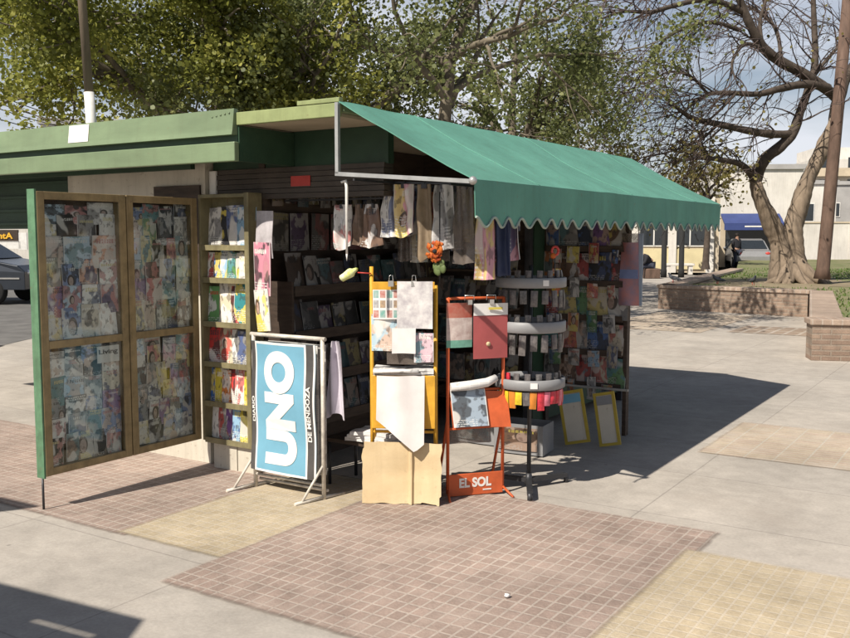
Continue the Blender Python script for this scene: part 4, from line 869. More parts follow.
# ------------------------------------------------------------------ ring stand
RC = Vector((.66, 5.80, 0))
rs = empty('ring_stand', RC, 0, 'revolving stand with three pale grey plastic rings on a dark column', 'stand')
q = MB(); q.tube([(0, 0, .03), (0, 0, 1.42)], .014, 10); q.tube([(0, 0, .03), (0, 0, .1)], [.03, .018], 10); q.build('column', M['darkmetal'], rs)
for a in (-95, 30, 150):
    q = MB(); e = Vector((math.cos(R(a))*.30, math.sin(R(a))*.30, 0)); q.bar((0, 0, .055), e+Vector((0, 0, .05)), .035, .025); q.tube([e+Vector((0, 0, .052)), e], .016, 8); q.build('foot', M['darkmetal'], rs)
RINGZ = [(.66, .062), (1.01, .068), (1.285, .062)]
for z, h in RINGZ:
    q = MB(); r_ = .215; q.lathe([(r_, 0), (r_+.006, .004), (r_+.006, h-.004), (r_, h), (r_-.012, h), (r_-.012, 0)], 40, (0, 0, z), True); rg = q.build('ring', M['greyplastic'], rs)
    q = MB()
    for k in range(6): a = k*PI/3; q.tube([(.012*math.cos(a), .012*math.sin(a), z+h*.5), (r_*math.cos(a), r_*math.sin(a), z+h*.5)], .004, 5)
    q.lathe([(.035, 0), (.2, 0), (.2, .004), (.035, .004)], 24, (0, 0, z+.012), True)
    q.build('spokes', M['darkmetal'], rg)
q = MB(); q.box(-.022, .022, -.226, -.222, .675, .71); q.build('price_tag', M['paper'], rs)
q = MB(); q.box(.05, .085, -.218, -.214, 1.30, 1.335); q.build('price_tag', M['paper'], rs)
def packet(P, rz, wd, ht, m, label, group, nm='snack_packet', cat='packet'):
    q = MB(); q.grid(lambda a, b: ((a-.5)*wd, -.007*math.sin(PI*a)*math.sin(PI*b), -ht+b*ht), 4, 6, .010, (0, 1, 0)); return tag(q.build(nm, m, None, P, (random.uniform(-.05, .05), random.uniform(-.06, .06), rz)), label, cat, group)
pk = {'red': mat('red_packet', (.55, .04, .06), .3, var=.4, scale=40), 'yellow': mat('yellow_packet', (.62, .46, .03), .3, var=.3, scale=40), 'pink': mat('pink_packet', (.62, .16, .22), .3, var=.3, scale=40), 'dark': mat('dark_packet', (.05, .045, .05), .3, scale=30, c2=(.18, .16, .15)), 'green': mat('green_packet', (.08, .2, .05), .3, var=.3), 'orange': mat('orange_packet', (.5, .18, .03), .3, var=.3), 'silver': mat('silver_packet', (.17, .16, .155), .35, .1, scale=60, c2=(.05, .045, .045))}
seqs = [('lowest', .650, ['dark', 'yellow', 'yellow', 'orange', 'yellow', 'dark', 'orange', 'red', 'pink', 'red', 'red', 'pink', 'red'], .105), ('middle', 1.0, ['dark', 'dark', 'silver', 'dark', 'dark', 'dark', 'dark', 'silver', 'dark'], .12), ('top', 1.27, ['dark', 'dark', 'dark', 'silver', 'dark', 'dark', 'dark', 'silver', 'dark'], .11)]
for nm, z, cs, ht in seqs:
    for i, cn in enumerate(cs):
        a = R(-168+156*i/(len(cs)-1.)); packet(RC+Vector((.205*math.cos(a), .205*math.sin(a), z)), a+PI/2, .042, ht*random.uniform(.7, 1.1), pk[cn], '%s packet hanging under the %s grey ring, %s from left' % (cn, nm, ORD[i]), 'packets on the ring stand')
for j, (nm, z) in enumerate((('top', 1.362), ('middle', 1.092), ('lowest', .73))):
    for i in range(8):
        a = R(-165+150*i/7.); cn = pick(['silver', 'dark', 'dark', 'silver', 'dark', 'red' if j == 2 else 'silver'])
        packet(RC+Vector((.19*math.cos(a), .19*math.sin(a), z+.03)), a+PI/2, .036, .06+.03*random.random()*(j == 0), pk[cn], '%s trinket card standing on the %s grey ring, %s from left' % (cn, nm, ORD[i]), 'trinkets on the ring stand', 'trinket_card', 'trinket')
rt = empty('ring_toy', RC+Vector((.13, -.14, 1.51)), 0, 'small red and orange ring shaped toy above the ring stand', 'toy')
q = MB(); q.tube([(.020*math.cos(k*PI/6), 0, .026*math.sin(k*PI/6)) for k in range(13)], .008, 8); q.build('ring_body', M['red_paint'], rt)
q = MB(); q.ball((-.012, -.004, -.03), .018); q.build('orange_knob', M['toyorange'], rt); q = MB(); q.tube([(0, 0, -.04), (0, 0, -.17)], .003, 5); q.build('stem', M['darkmetal'], rt)
# pink bag on the end of the side panel
pb_ = empty('hanging_sleeve', K(.70, PU-.04, 1.62), FACE_U, 'faded pink and blue plastic sleeve hanging at the far end of the side panel', 'sleeve')
q = MB(); q.grid(lambda a, b: ((a-.5)*(.13+.03*(1-b)), -.02*math.sin(PI*a)-.01*math.sin(b*6+a*4), -.55*(1-b)), 10, 16, .02, (0, 1, 0), mfn=lambda a, b: 1 if .38 < b < .5 else (2 if b > .9 else 0)); q.build('sheet', [M['pink'], mat('blue_band', (.16, .2, .36), .5, var=.2), M['sleeve']], pb_)
q = MB(); q.grid(lambda a, b: (.06+(a)*.04, .012, -.55*(1-b)), 3, 8, .01, (0, 1, 0)); q.build('backing', mat('pale_blue_film', (.3, .36, .45), .4, var=.2), pb_)

# litter
q = MB(); q.ball((0, 0, .007), .013, .010, .008, 8, 6, lambda d: 1+.4*math.sin(9*d.x+5*d.y)); tag(q.build('paper_scrap', M['paper'], None, Vector((.36, 3.98, .013))), 'small crumpled white paper on the red paving near the camera', 'litter')

# ------------------------------------------------------------------ planter, lawn
def wallrun(p0, p1, z1, th, name_):
    d = Vector((p1[0]-p0[0], p1[1]-p0[1], 0)); ln = d.length; a = math.atan2(d.y, d.x)
    return ln, a
P1, P2, P3, P4 = (5.15, 20.5), (7.55, 18.3), (4.98, 11.9), (11.5, 10.6)
planter = empty('brick_planter', (7, 16, 0), 0, 'long low weathered brick planter holding the lawn and the old tree', 'planter')
def vertical_brick(m):
    return m
def bwall(p0, p1, name_='brick_side', th=.36, h=.46):
    d = Vector((p1[0]-p0[0], p1[1]-p0[1], 0)); ln = d.length; a = math.atan2(d.y, d.x)
    # local mesh built in x (along) / y (up) so the brick courses follow the wall face, then stood upright
    q = MB(); q.box(0, ln, 0, h, -th, 0); o = q.build(name_, M['brickwall'], planter, Vector((p0[0]-7, p0[1]-16, 0)), (R(90), 0, a))
    q = MB(); q.box(-.03, ln+.03, -.03, th+.03, h+.001, h+.075); q.build('coping', M['brickcap'], planter, Vector((p0[0]-7, p0[1]-16, 0)), (0, 0, a), bevel=.012)
bwall(P1, P2); bwall(P3, (P2[0]+.0, P2[1]-.02)) if False else None
bwall(P3, P4); bwall((P2[0]+.05, P2[1]-.03), (P3[0]+.16, P3[1]+.42)); bwall((10.2, 31), P1)
q = MB(); ply = [(P1[0]+.2, P1[1]+.1), (P2[0]+.3, P2[1]+.05), (P3[0]+.35, P3[1]+.2), (P4[0], P4[1]+.2), (40, 11), (40, 47), (15.5, 46), (10.4, 31.1)]
q.add([(x, y, .44) for x, y in ply], [tuple(range(len(ply)))], False); struct(q.build('lawn', M['grass_base']))
q = MB(); n = 26
for k in range(n): a = 2*PI*k/n; rr = 1+.25*math.sin(k*2.1)+.12*math.sin(k*5.3); q.v.append((9.1+math.cos(a)*2.6*rr, 23.0+math.sin(a)*2.4*rr, .445))
q.v.append((9.1, 23.0, .45)); q.f = [(k, (k+1) % n, n) for k in range(n)]; q.mi = [0]*n; q.sm = [False]*n; struct(q.build('bare_soil', M['soil']))
# grass blades
rng = np.random.default_rng(3)
gb = MB()
def inpoly(x, y, P):
    c = False; j = len(P)-1
    for i in range(len(P)):
        if (P[i][1] > y) != (P[j][1] > y) and x < (P[j][0]-P[i][0])*(y-P[i][1])/(P[j][1]-P[i][1])+P[i][0]: c = not c
        j = i
    return c
cnt = 0
while cnt < 9000:
    x = rng.uniform(4.5, 16); y = 11+22*rng.random()**1.6
    if not inpoly(x, y, ply): continue
    if (x-9.1)**2/9+(y-23)**2/6 < 1 and rng.random() < .95: continue
    if mnoise.noise(Vector((x*.5, y*.5, 3))) < -.15 and rng.random() < .7: continue
    a = rng.uniform(0, 2*PI); h = rng.uniform(.02, .075); wd = .007+.0006*y; dx, dy = math.cos(a)*wd, math.sin(a)*wd; lx, ly = rng.uniform(-.05, .05, 2)
    gb.add([(x-dx, y-dy, .43), (x+dx, y+dy, .43), (x+lx, y+ly, .44+h)], [(0, 1, 2)], False); cnt += 1
tag(gb.build('grass', M['grassblade']), 'short patchy green lawn grass inside the brick planter', 'grass', None, 'stuff')

# ------------------------------------------------------------------ trees
def leaves_mesh(name, centers, m, parent, size=.14, seed=1, flat=.35):
    """many small kite shaped leaves, one island each"""
    rg = np.random.default_rng(seed); C = np.asarray(centers, float); n = len(C)
    nrm = rg.normal(size=(n, 3)); nrm[:, 2] = np.abs(nrm[:, 2])*(1+flat); nrm /= np.linalg.norm(nrm, axis=1)[:, None]
    t = rg.normal(size=(n, 3)); t -= (t*nrm).sum(1)[:, None]*nrm; t /= np.linalg.norm(t, axis=1)[:, None]; b = np.cross(nrm, t)
    s = (size*rg.uniform(.55, 1.25, n))[:, None]
    prof = [(-.5, 0, 0), (-.28, .34, .06), (.12, .42, .04), (.5, 0, -.08), (.12, -.42, .04), (-.28, -.34, .06)]
    V = np.stack([C+t*s*p[0]+b*s*p[1]+nrm*s*p[2] for p in prof], 1).reshape(-1, 3)
    me = bpy.data.meshes.new(name); k = len(prof)
    me.vertices.add(n*k); me.vertices.foreach_set('co', V.ravel()); me.loops.add(n*k); me.loops.foreach_set('vertex_index', np.arange(n*k))
    me.polygons.add(n); me.polygons.foreach_set('loop_start', np.arange(n)*k); me.polygons.foreach_set('loop_total', np.full(n, k))
    me.materials.append(m); me.update(calc_edges=True); me.validate()
    o = bpy.data.objects.new(name, me); col.objects.link(o); o.parent = parent; return o
def rdir(rg): v = rg.normal(size=3); return Vector(v/np.linalg.norm(v))
def grow(mb, tips, p, d, ln, rad, lev, maxlev, rg, droop=0., spread=.8, kids=4, n=7, wander=.28):
    pts = [p.copy()]; rr = [rad]; seg = 5
    for k in range(seg):
        d = (d+rdir(rg)*wander+Vector((0, 0, -droop*(lev)))).normalized(); p = p+d*ln/seg; pts.append(p.copy()); rr.append(rad*(1-.62*(k+1)/seg))
    mb.tube(pts, rr, max(3, n-lev*1), caps=False)
    if lev >= maxlev-1: tips += pts[1:]
    if lev < maxlev:
        for k in range(kids):
            i = int(rg.integers(2, seg+1)); q = pts[i]; dd = (d+rdir(rg)*spread).normalized()
            grow(mb, tips, q, dd, ln*rg.uniform(.5, .75), rr[i]*.72, lev+1, maxlev, rg, droop, spread, kids, n, wander)
def leafy_tree(loc, h_trunk, rad, ln, label, seed, nleaf, lm, size, lean=(0, 0), kids=4, spread=.85, barkm='bark_pale', clump=.45, group='plane trees behind the kiosk', limbs=5, up=.8, maxlev=2, nm='plane_tree', gap=-.12):
    rg = np.random.default_rng(seed); root = empty(nm, loc, 0, label, 'tree', group); mb = MB(); tips = []
    top = Vector((lean[0], lean[1], h_trunk)); mb.tube([(0, 0, -.1), (0, 0, .15), top*.5+Vector((.05, 0, 0)), top], [rad*1.5, rad*1.1, rad*.9, rad*.75], 12, caps=False)
    for k in range(limbs):
        a = 2*PI*k/limbs+rg.uniform(-.4, .4); d = Vector((math.cos(a), math.sin(a), up*rg.uniform(.6, 1.5))).normalized()
        grow(mb, tips, top-Vector((0, 0, rg.uniform(0, .8))), d, ln*rg.uniform(.8, 1.15), rad*.5, 0, maxlev, rg, 0, spread, kids)
    grow(mb, tips, top, Vector((.05, .05, 1)), ln*1.25, rad*.6, 0, maxlev, rg, 0, spread, kids)
    mb.build('trunk', M[barkm], root)
    T = np.array([tuple(t) for t in tips]); idx = rg.integers(0, len(T), nleaf); C = T[idx]+rg.normal(size=(nleaf, 3))*clump*np.array([1, 1, .8])
    C = C[C[:, 2] > h_trunk*.55]
    gate = np.array([mnoise.noise(Vector(c)*1.15+Vector((seed*7.3, 0, 0)))+.45*mnoise.noise(Vector(c)*3.1) for c in C]); C = C[gate > gap]
    leaves_mesh('crown', C, lm, root, size, seed); return root
leafy_tree((-3.7, 17.0, 0), 3.4, .28, 3.0, 'dense yellow green plane tree behind the kiosk roof, leftmost of the row', 11, 130000, M['leafA'], .076, kids=4, clump=.40, gap=-.02)
leafy_tree((-2.2, 18.2, 0), 3.4, .26, 2.8, 'dark dull green plane tree behind the middle of the kiosk roof', 13, 64000, M['leafB'], .076, clump=.36, gap=.08)
leafy_tree((-.1, 14.8, 0), 4.4, .13, 2.3, 'sparser plane tree with pale trunk above the awning peak', 14, 50000, M['leafB'], .07, lean=(.5, .2), clump=.32, up=.8, gap=.05)
leafy_tree((1.6, 22.5, 0), 3.6, .20, 2.3, 'thin leaved plane tree with sky gaps above the awning', 15, 34000, M['leafB'], .085, lean=(.5, 0), clump=.32, up=1.0, gap=.10)
leafy_tree((4.0, 28, 0), 2.2, .13, 1.6, 'small olive yellow tree low behind the far end of the awning', 16, 16000, M['leafC'], .09, clump=.42, barkm='bark_dark', up=.7, nm='small_tree', group='small trees beyond the awning')
leafy_tree((11.0, 36.5, .4), 3.0, .12, 1.25, 'small thin olive tree before the blue awning shop', 17, 2200, M['leafC'], .15, clump=.42, barkm='bark_dark', up=.9, nm='small_tree', group='small trees beyond the awning')

# the old bare tree with drooping twigs
TB = at(790, 279, 23.2); TY = 23.2
bt = empty('old_tree', (TB.x, TY, .44), 0, 'old nearly bare tree with forked trunk, bent limbs and drooping twigs', 'tree'); BT = Vector((TB.x, TY, .44))
trk = MB(); lim = MB(); tw_ = MB(); tips = []
def pxline(pts):
    return [at(x, y, TY+dy)-BT for x, y, dy in pts]
def dense(P, Rr, k=4):
    P = [Vector(p) for p in P]; o = []; r_ = []
    for i in range(len(P)-1):
        p0, p1, p2, p3 = P[max(0, i-1)], P[i], P[i+1], P[min(len(P)-1, i+2)]
        for j in range(k):
            t = j/k; o.append(.5*((2*p1)+(p2-p0)*t+(2*p0-5*p1+4*p2-p3)*t*t+(3*p1-p0-3*p2+p3)*t**3)); r_.append(Rr[i]*(1-t)+Rr[i+1]*t)
    o.append(P[-1]); r_.append(Rr[-1]); return o, r_
def limb(mb, pts, rad, n=12, rough=.0):
    o, r_ = dense(pxline(pts), rad, 4 if mb is not trk else 8); mb.tube(o, [x*(1+rough*math.sin(i*1.9)) for i, x in enumerate(r_)], n, caps=False); return o, r_
limb(trk, [(783, 284, 0), (782, 262, 0), (779, 240, 0), (771, 222, -.1), (760, 199, -.2), (755, 180, -.2)], [.40, .30, .25, .215, .18, .155], 28, .03)
limb(trk, [(795, 284, 0), (794, 258, 0), (793, 235, 0), (797, 212, .1), (804, 190, .15), (812, 172, .2), (822, 150, .25), (834, 122, .3), (839, 97, .3)], [.40, .28, .235, .22, .20, .185, .17, .16, .145], 28, .03)
for k in range(9):   # root flare
    a = -2.9+k*.36; p0 = Vector((random.uniform(-.15, .2), -.15, .55)); e = Vector((math.cos(a)*random.uniform(.7, 1.15), math.sin(a)*random.uniform(.5, .8)-.1, -.06)); trk.tube([p0, p0*.5+e*.5+Vector((0, 0, -.12)), e], [.15, .11, .05], 8)
trk.v = [tuple(Vector(v)+Vector((mnoise.noise(Vector((v[0]*5, v[1]*5, v[2]*1.3))), mnoise.noise(Vector((v[0]*5+9, v[1]*5, v[2]*1.3))), 0))*.05) for v in trk.v]
trk.build('trunk', M['bark'], bt)
main = [
 ([(755, 182, -.2), (764, 160, -.3), (780, 147, -.3), (793, 132, -.2), (800, 112, -.1), (808, 90, 0), (815, 62, .2), (814, 20, .4), (812, -30, .5)], [.20, .19, .18, .17, .14, .13, .11, .09, .07]),
 ([(793, 134, -.2), (770, 134, -.6), (745, 130, -1), (718, 124, -1.3), (695, 119, -1.6), (680, 110, -1.9), (668, 98, -2.1)], [.12, .13, .11, .10, .08, .06, .03]),
 ([(756, 180, -.2), (742, 165, -.6), (722, 160, -1), (700, 158, -1.4), (672, 162, -1.6)], [.15, .10, .08, .06, .03]),
 ([(840, 100, .3), (822, 86, .1), (800, 72, -.1), (778, 60, -.3), (762, 46, -.5), (750, 24, -.7), (740, 0, -.8), (725, -30, -1)], [.18, .17, .17, .16, .16, .14, .11, .08]),
 ([(828, 88, .1), (806, 84, -.3), (782, 88, -.6), (758, 94, -.9), (732, 93, -1.2), (709, 94, -1.5), (692, 104, -1.7), (676, 122, -1.9)], [.15, .13, .12, .09, .08, .06, .05, .02]),
 ([(745, 12, -.7), (722, 3, -1), (700, 0, -1.5), (672, 6, -2), (650, 12, -2.4), (620, 12, -2.8), (585, 26, -3.2)], [.12, .09, .08, .07, .06, .04, .02]),
 ([(765, 50, -.5), (745, 44, -.9), (732, 62, -1.4), (735, 78, -1.7)], [.08, .06, .04, .02]),
 ([(840, 98, .3), (850, 70, .6), (870, 40, 1), (890, 0, 1.4)], [.17, .14, .11, .07]),
 ([(812, 78, .1), (828, 58, .5), (846, 40, .8), (870, 30, 1)], [.07, .06, .05, .02]),
 ([(762, 46, -.5), (760, 22, -.3), (766, 0, -.2), (775, -30, 0)], [.08, .06, .05, .03]),
 ([(781, 60, -.3), (778, 36, .2), (768, 18, .5), (748, 6, .8), (730, 8, 1.0)], [.07, .06, .05, .03, .02]),
 ([(737, 92, -1.2), (722, 108, -1.4), (704, 126, -1.6), (690, 150, -1.8)], [.05, .04, .03, .015]),
 ([(718, 124, -1.3), (700, 140, -1.5), (668, 152, -1.7), (640, 158, -2)], [.05, .04, .03, .015]),
 ([(700, 0, -1.5), (668, -14, -2), (636, -10, -2.5), (600, 0, -3)], [.08, .06, .04, .02]),
 ([(740, 30, -.8), (712, 22, -1.2), (684, 28, -1.8), (660, 44, -2.2), (640, 75, -2.5), (628, 105, -2.6)], [.07, .06, .05, .035, .025, .012]),
 ([(708, 94, -1.5), (690, 76, -1.9), (668, 72, -2.3), (648, 86, -2.6), (636, 112, -2.8)], [.045, .04, .03, .02, .012]),
]
rg = np.random.default_rng(21)
def twig(p, d, ln, rad, lev):
    pts = [p.copy()]; n_ = 5
    for k in range(n_):
        d = (d+rdir(rg)*.22+Vector((-.05, 0, -.13*(k+1)/n_))).normalized(); p = p+d*ln/n_; pts.append(p.copy())
    tw_.tube(pts, [rad*(1-.75*k/n_) for k in range(n_+1)], 4 if lev == 0 else 3, caps=False); tips.extend(pts[2:])
    if lev < 2:
        for k in range(3 if lev == 0 else 3):
            q = pts[int(rg.integers(1, n_+1))]; twig(q, (d+rdir(rg)*.8+Vector((-.1, 0, -.05))).normalized(), ln*rg.uniform(.45, .75), rad*.6, lev+1)
for pts, rad in main:
    o, r_ = limb(lim, pts, [x*.76 for x in rad], 9, .05)
    for i in range(2, len(o)):
        if r_[i] > .125 or rg.random() < .42: continue
        dd = (o[i]-o[i-1]).normalized(); k = 1+int(r_[i] < .06)
        for _ in range(k):
            v = (dd*.6+rdir(rg)*.8+Vector((-.25, 0, .1))).normalized(); twig(o[i], v, rg.uniform(.8, 1.9), .014+r_[i]*.12, 0)
lim.build('limbs', M['bark_dark'], bt); tw_.build('twigs', M['twig'], bt)
T = np.array([tuple(t) for t in tips]); idx = rg.integers(0, len(T), 3600); C = T[idx]+rg.normal(size=(3600, 3))*.10
keep = rg.random(3600) < np.where(C[:, 2] < 3.2, 1., .28); leaves_mesh('crown', C[keep], M['leafC'], bt, .085, 5)
# brown leaning pole beside it
b0 = at(822, 279, 22.4); b1 = at(848, 0, 22.4); b2 = b1+(b1-b0)*.15; lp = empty('leaning_pole', (b0.x, b0.y, .42), 0, 'tall brown leaning pole beside the old tree', 'pole'); q = MB(); B0 = Vector((b0.x, b0.y, .42))
q.tube([b0-B0, (b0*.96+b1*.04)-B0, (b0*.5+b1*.5)-B0, b2-B0], [.20, .155, .14, .13], 14); q.build('shaft', M['pole_brown'], lp)
# utility pole and wires on the left
U0 = at(92, 132, 10.7); U1 = at(79, -40, 10.7); d = (U1-U0)/(U1.z-U0.z); base = U0-d*U0.z
upo = empty('utility_pole', (base.x, base.y, 0), 0, 'thin brown wooden pole with a white painted band rising behind the kiosk roof', 'pole')
f = lambda z: d*z
q = MB(); q.tube([f(2.0*0-.05), f(2.3)], [.056, .053], 12); q.tube([f(3.22), f(6.2)], [.05, .042], 12); q.build('shaft', M['wood_pole'], upo); q = MB(); q.tube([f(2.3), f(3.22)], [.059, .057], 12); q.build('painted_band', M['white'], upo)
for i, (ya, yb) in enumerate(((62, 108), (78, 116), (92, 120), (100, 124), (118, 130))):
    a0 = at(-160, ya-64, 15); a1 = at(90, yb+8, 26); q = MB(); q.tube([a0.lerp(a1, t/12)-a0-Vector((0, 0, .25*math.sin(PI*t/12))) for t in range(13)], .011, 5)
    tag(q.build('overhead_wire', M['rubber'], None, a0), '%s overhead wire from the top, crossing the sky at far left' % ORD[i], 'wire', 'overhead wires')

# ------------------------------------------------------------------ buildings
def building(name, loc, rz, w_, d_, h, m, label, wins=(), roofm=None, cat='building', door=None, parapet=.25):
    root = empty(name, loc, rz, label, cat)
    q = MB(); q.box(-w_/2, w_/2, 0, d_, 0, h); q.build('wall', m, root)
    q = MB(); q.box(-w_/2-.12, w_/2+.12, -.12, d_+.12, h, h+parapet); q.build('roof', roofm or M['greywall'], root)
    for x, z, ww, hh in wins:
        q = MB(); q.box(x-ww/2-.06, x+ww/2+.06, -.05, -.012, z-.06, z+hh+.06); f = q.build('window', M['white'], root)
        q = MB(); q.box(x-ww/2, x+ww/2, -.062, -.052, z, z+hh); q.build('pane', M['winglass'], f)
        q = MB(); q.box(x-.025, x+.025, -.072, -.064, z, z+hh); q.build('mullion', M['white'], f)
    return root
# cream row seen under the awning
q1 = building('shop_building', (10.4, 41, 0), R(-6), 4.9, 8, 3.4, M['beige'], 'low cream building with dark windows seen under the awning', [(-.35, 1.2, 1.2, 1.15), (1.2, 1.2, 1.25, 1.15)])
q = MB(); q.box(-2.3, 1.8, -.07, -.02, .15, 1.05); q.build('dado', M['ochre'], q1)
for x in (-2.2, -1.2, .45, 2.05): q = MB(); q.box(x-.16, x+.16, -.14, -.075, 0, 3.3); q.build('pilaster', M['stucco'], q1)
# blue awning shop
bs = building('corner_shop', (17.2, 48, 0), R(-4), 4.2, 7, 5.0, M['stucco'], 'white shop with a blue awning over a dark open front')
q = MB(); q.box(-1.7, .75, -.03, -.01, 0, 2.0); q.build('dark_opening', M['winglass'], bs)
q = MB(); q.poly([(-.05, 2.75), (-.9, 2.25), (-.9, 1.9), (-.85, 1.9), (-.85, 2.2), (-.05, 2.65)], -2.0, .95); q.v = [(y, x, z) for x, y, z in q.v]; q.build('awning', M['blue'], bs)
q = MB(); q.box(-1.0, .3, -.915, -.903, 2.05, 2.12); q.build('stripe', M['white'], bs)
for x in (-2.0, .8): q = MB(); q.box(x, x+.25, -.1, -.032, 0, 2.6); q.build('pillar', M['beige'], bs)
# white buildings and wall behind the tree
building('flat_roof_building', (19, 62, 0), R(-4), 16, 9, 5.0, M['stucco'], 'white flat roofed building behind the old tree', [(-4.5+i*2.6, 2.6, 1.3, 1.1) for i in range(5)], cat='building')
building('grey_building', (31, 66, 0), R(-4), 9, 9, 5.2, M['greywall'], 'grey plain building right of the old tree above the white wall', [(-2.5, 3, 1.5, .9), (.5, 3, 1.5, .9)])
ww = empty('boundary_wall', (22.5, 47.5, 0), R(-3), 'long white boundary wall beyond the lawn', 'wall')
q = MB(); q.box(-4, 16, 0, .2, 0, 2.25); q.build('wall_face', M['stucco'], ww)
for k in range(7): q = MB(); q.box(-3.9+k*3, -3.6+k*3, -.08, -.01, 0, 2.38); q.build('pier', M['stucco'], ww)
q = MB(); q.box(-4, 16, -.04, .24, 2.252, 2.33); q.build('coping', M['beige'], ww)
ap = empty('apartment_block', (46.5, 98, 0), R(-6), 'tall pale apartment block with balconies at the right edge', 'building')
q = MB(); q.box(-6, 9, 0, 10, 0, 9.6); q.box(-5, 5, 2, 9, 9.6, 11); q.build('wall', M['stucco'], ap)
for f_ in range(4):
    q = MB(); q.box(-6, 9, -.9, 0, .9+f_*2.3, 1.05+f_*2.3); q.box(-6, 9, -.9, -.8, 1.05+f_*2.3, 1.75+f_*2.3); q.build('balcony', M['beige'], ap)
    for k in range(5): q = MB(); q.box(-5.2+k*2.9, -3.6+k*2.9, -.05, .02, 1.1+f_*2.3, 2.9+f_*2.3); q.build('window', M['winglass'], ap)
# street front on the far left, pale shop with dark sign
lw = building('street_shop', (-19, 42, 0), R(14), 18, 8, 3.6, M['stucco'], 'pale street shop with a dark sign in yellow letters at the left edge', [(-5, 1, 1.6, 1.4), (-1.5, 1, 1.6, 1.4)])
# its sign faces the camera
SB = at(15.5, 243, 33); q = MB()
sg = empty('shop_sign', (SB.x-.98, 33, 0), R(3), 'dark shop sign with yellow lettering on posts beyond the parked car', 'sign')
q.box(-1.6, 1.05, 0, .1, 1.42, 1.82); q.build('board', M['brown'], sg)
q = MB(); q.box(-1.7, 1.12, .02, .08, 1.15, 1.41); q.box(1.055, 1.35, .02, .08, 1.12, 1.72); q.build('frame', M['white'], sg)
q = MB(); q.tube([(-1.5, .05, 0), (-1.5, .05, 1.4)], .05, 8); q.tube([(1.15, .05, 0), (1.15, .05, .6)], .05, 8); q.build('leg', M['metal'], sg)
text_mesh('PuntA', .02, .88, 1.50, 1.72, .02, .03, lambda x, z: -.002).build('lettering', M['yellowletter'], sg)
building('far_house', (-14.5, 40, 0), R(10), 3.4, 6, 6.3, M['stucco'], 'white upper storey house top showing at far left between trees', [(0, 4.2, 1, 1)])

# posts, bench, people, pigeons
for i, (x, yb, Y, lb) in enumerate(((646, 266, 42, 'leftmost thin dark iron post beyond the awning'), (663.5, 279, 36, 'middle dark iron post beyond the awning'), (681, 279, 36, 'rightmost dark iron post beyond the awning'))):
    p = at(x, 279, Y); root = empty('iron_post', (p.x, Y, 0), 0, lb, 'post', 'dark posts beyond the awning'); q = MB(); q.tube([(0, 0, 0), (0, 0, .3), (0, 0, .32), (0, 0, 2.9)], [.12, .12, .105, .095], 10); q.build('shaft', M['rubber'], root)
    q = MB(); q.lathe([(.0, 3.02), (.07, 2.98), (.13, 2.9), (.13, 2.86), (.0, 2.86)], 12); q.build('cap', M['darkmetal'], root)
p = at(679, 270, 39); root = empty('stone_bench', (p.x, 39, 0), R(-6), 'cream stone bench in front of the low cream building', 'bench'); q = MB(); q.box(-.6, .6, -.22, .22, .36, .46); q.build('seat', M['stucco'], root, bevel=.02)
for x in (-.45, .45): q = MB(); q.box(x-.08, x+.08, -.18, .18, 0, .358); q.build('leg', M['stucco'], root)

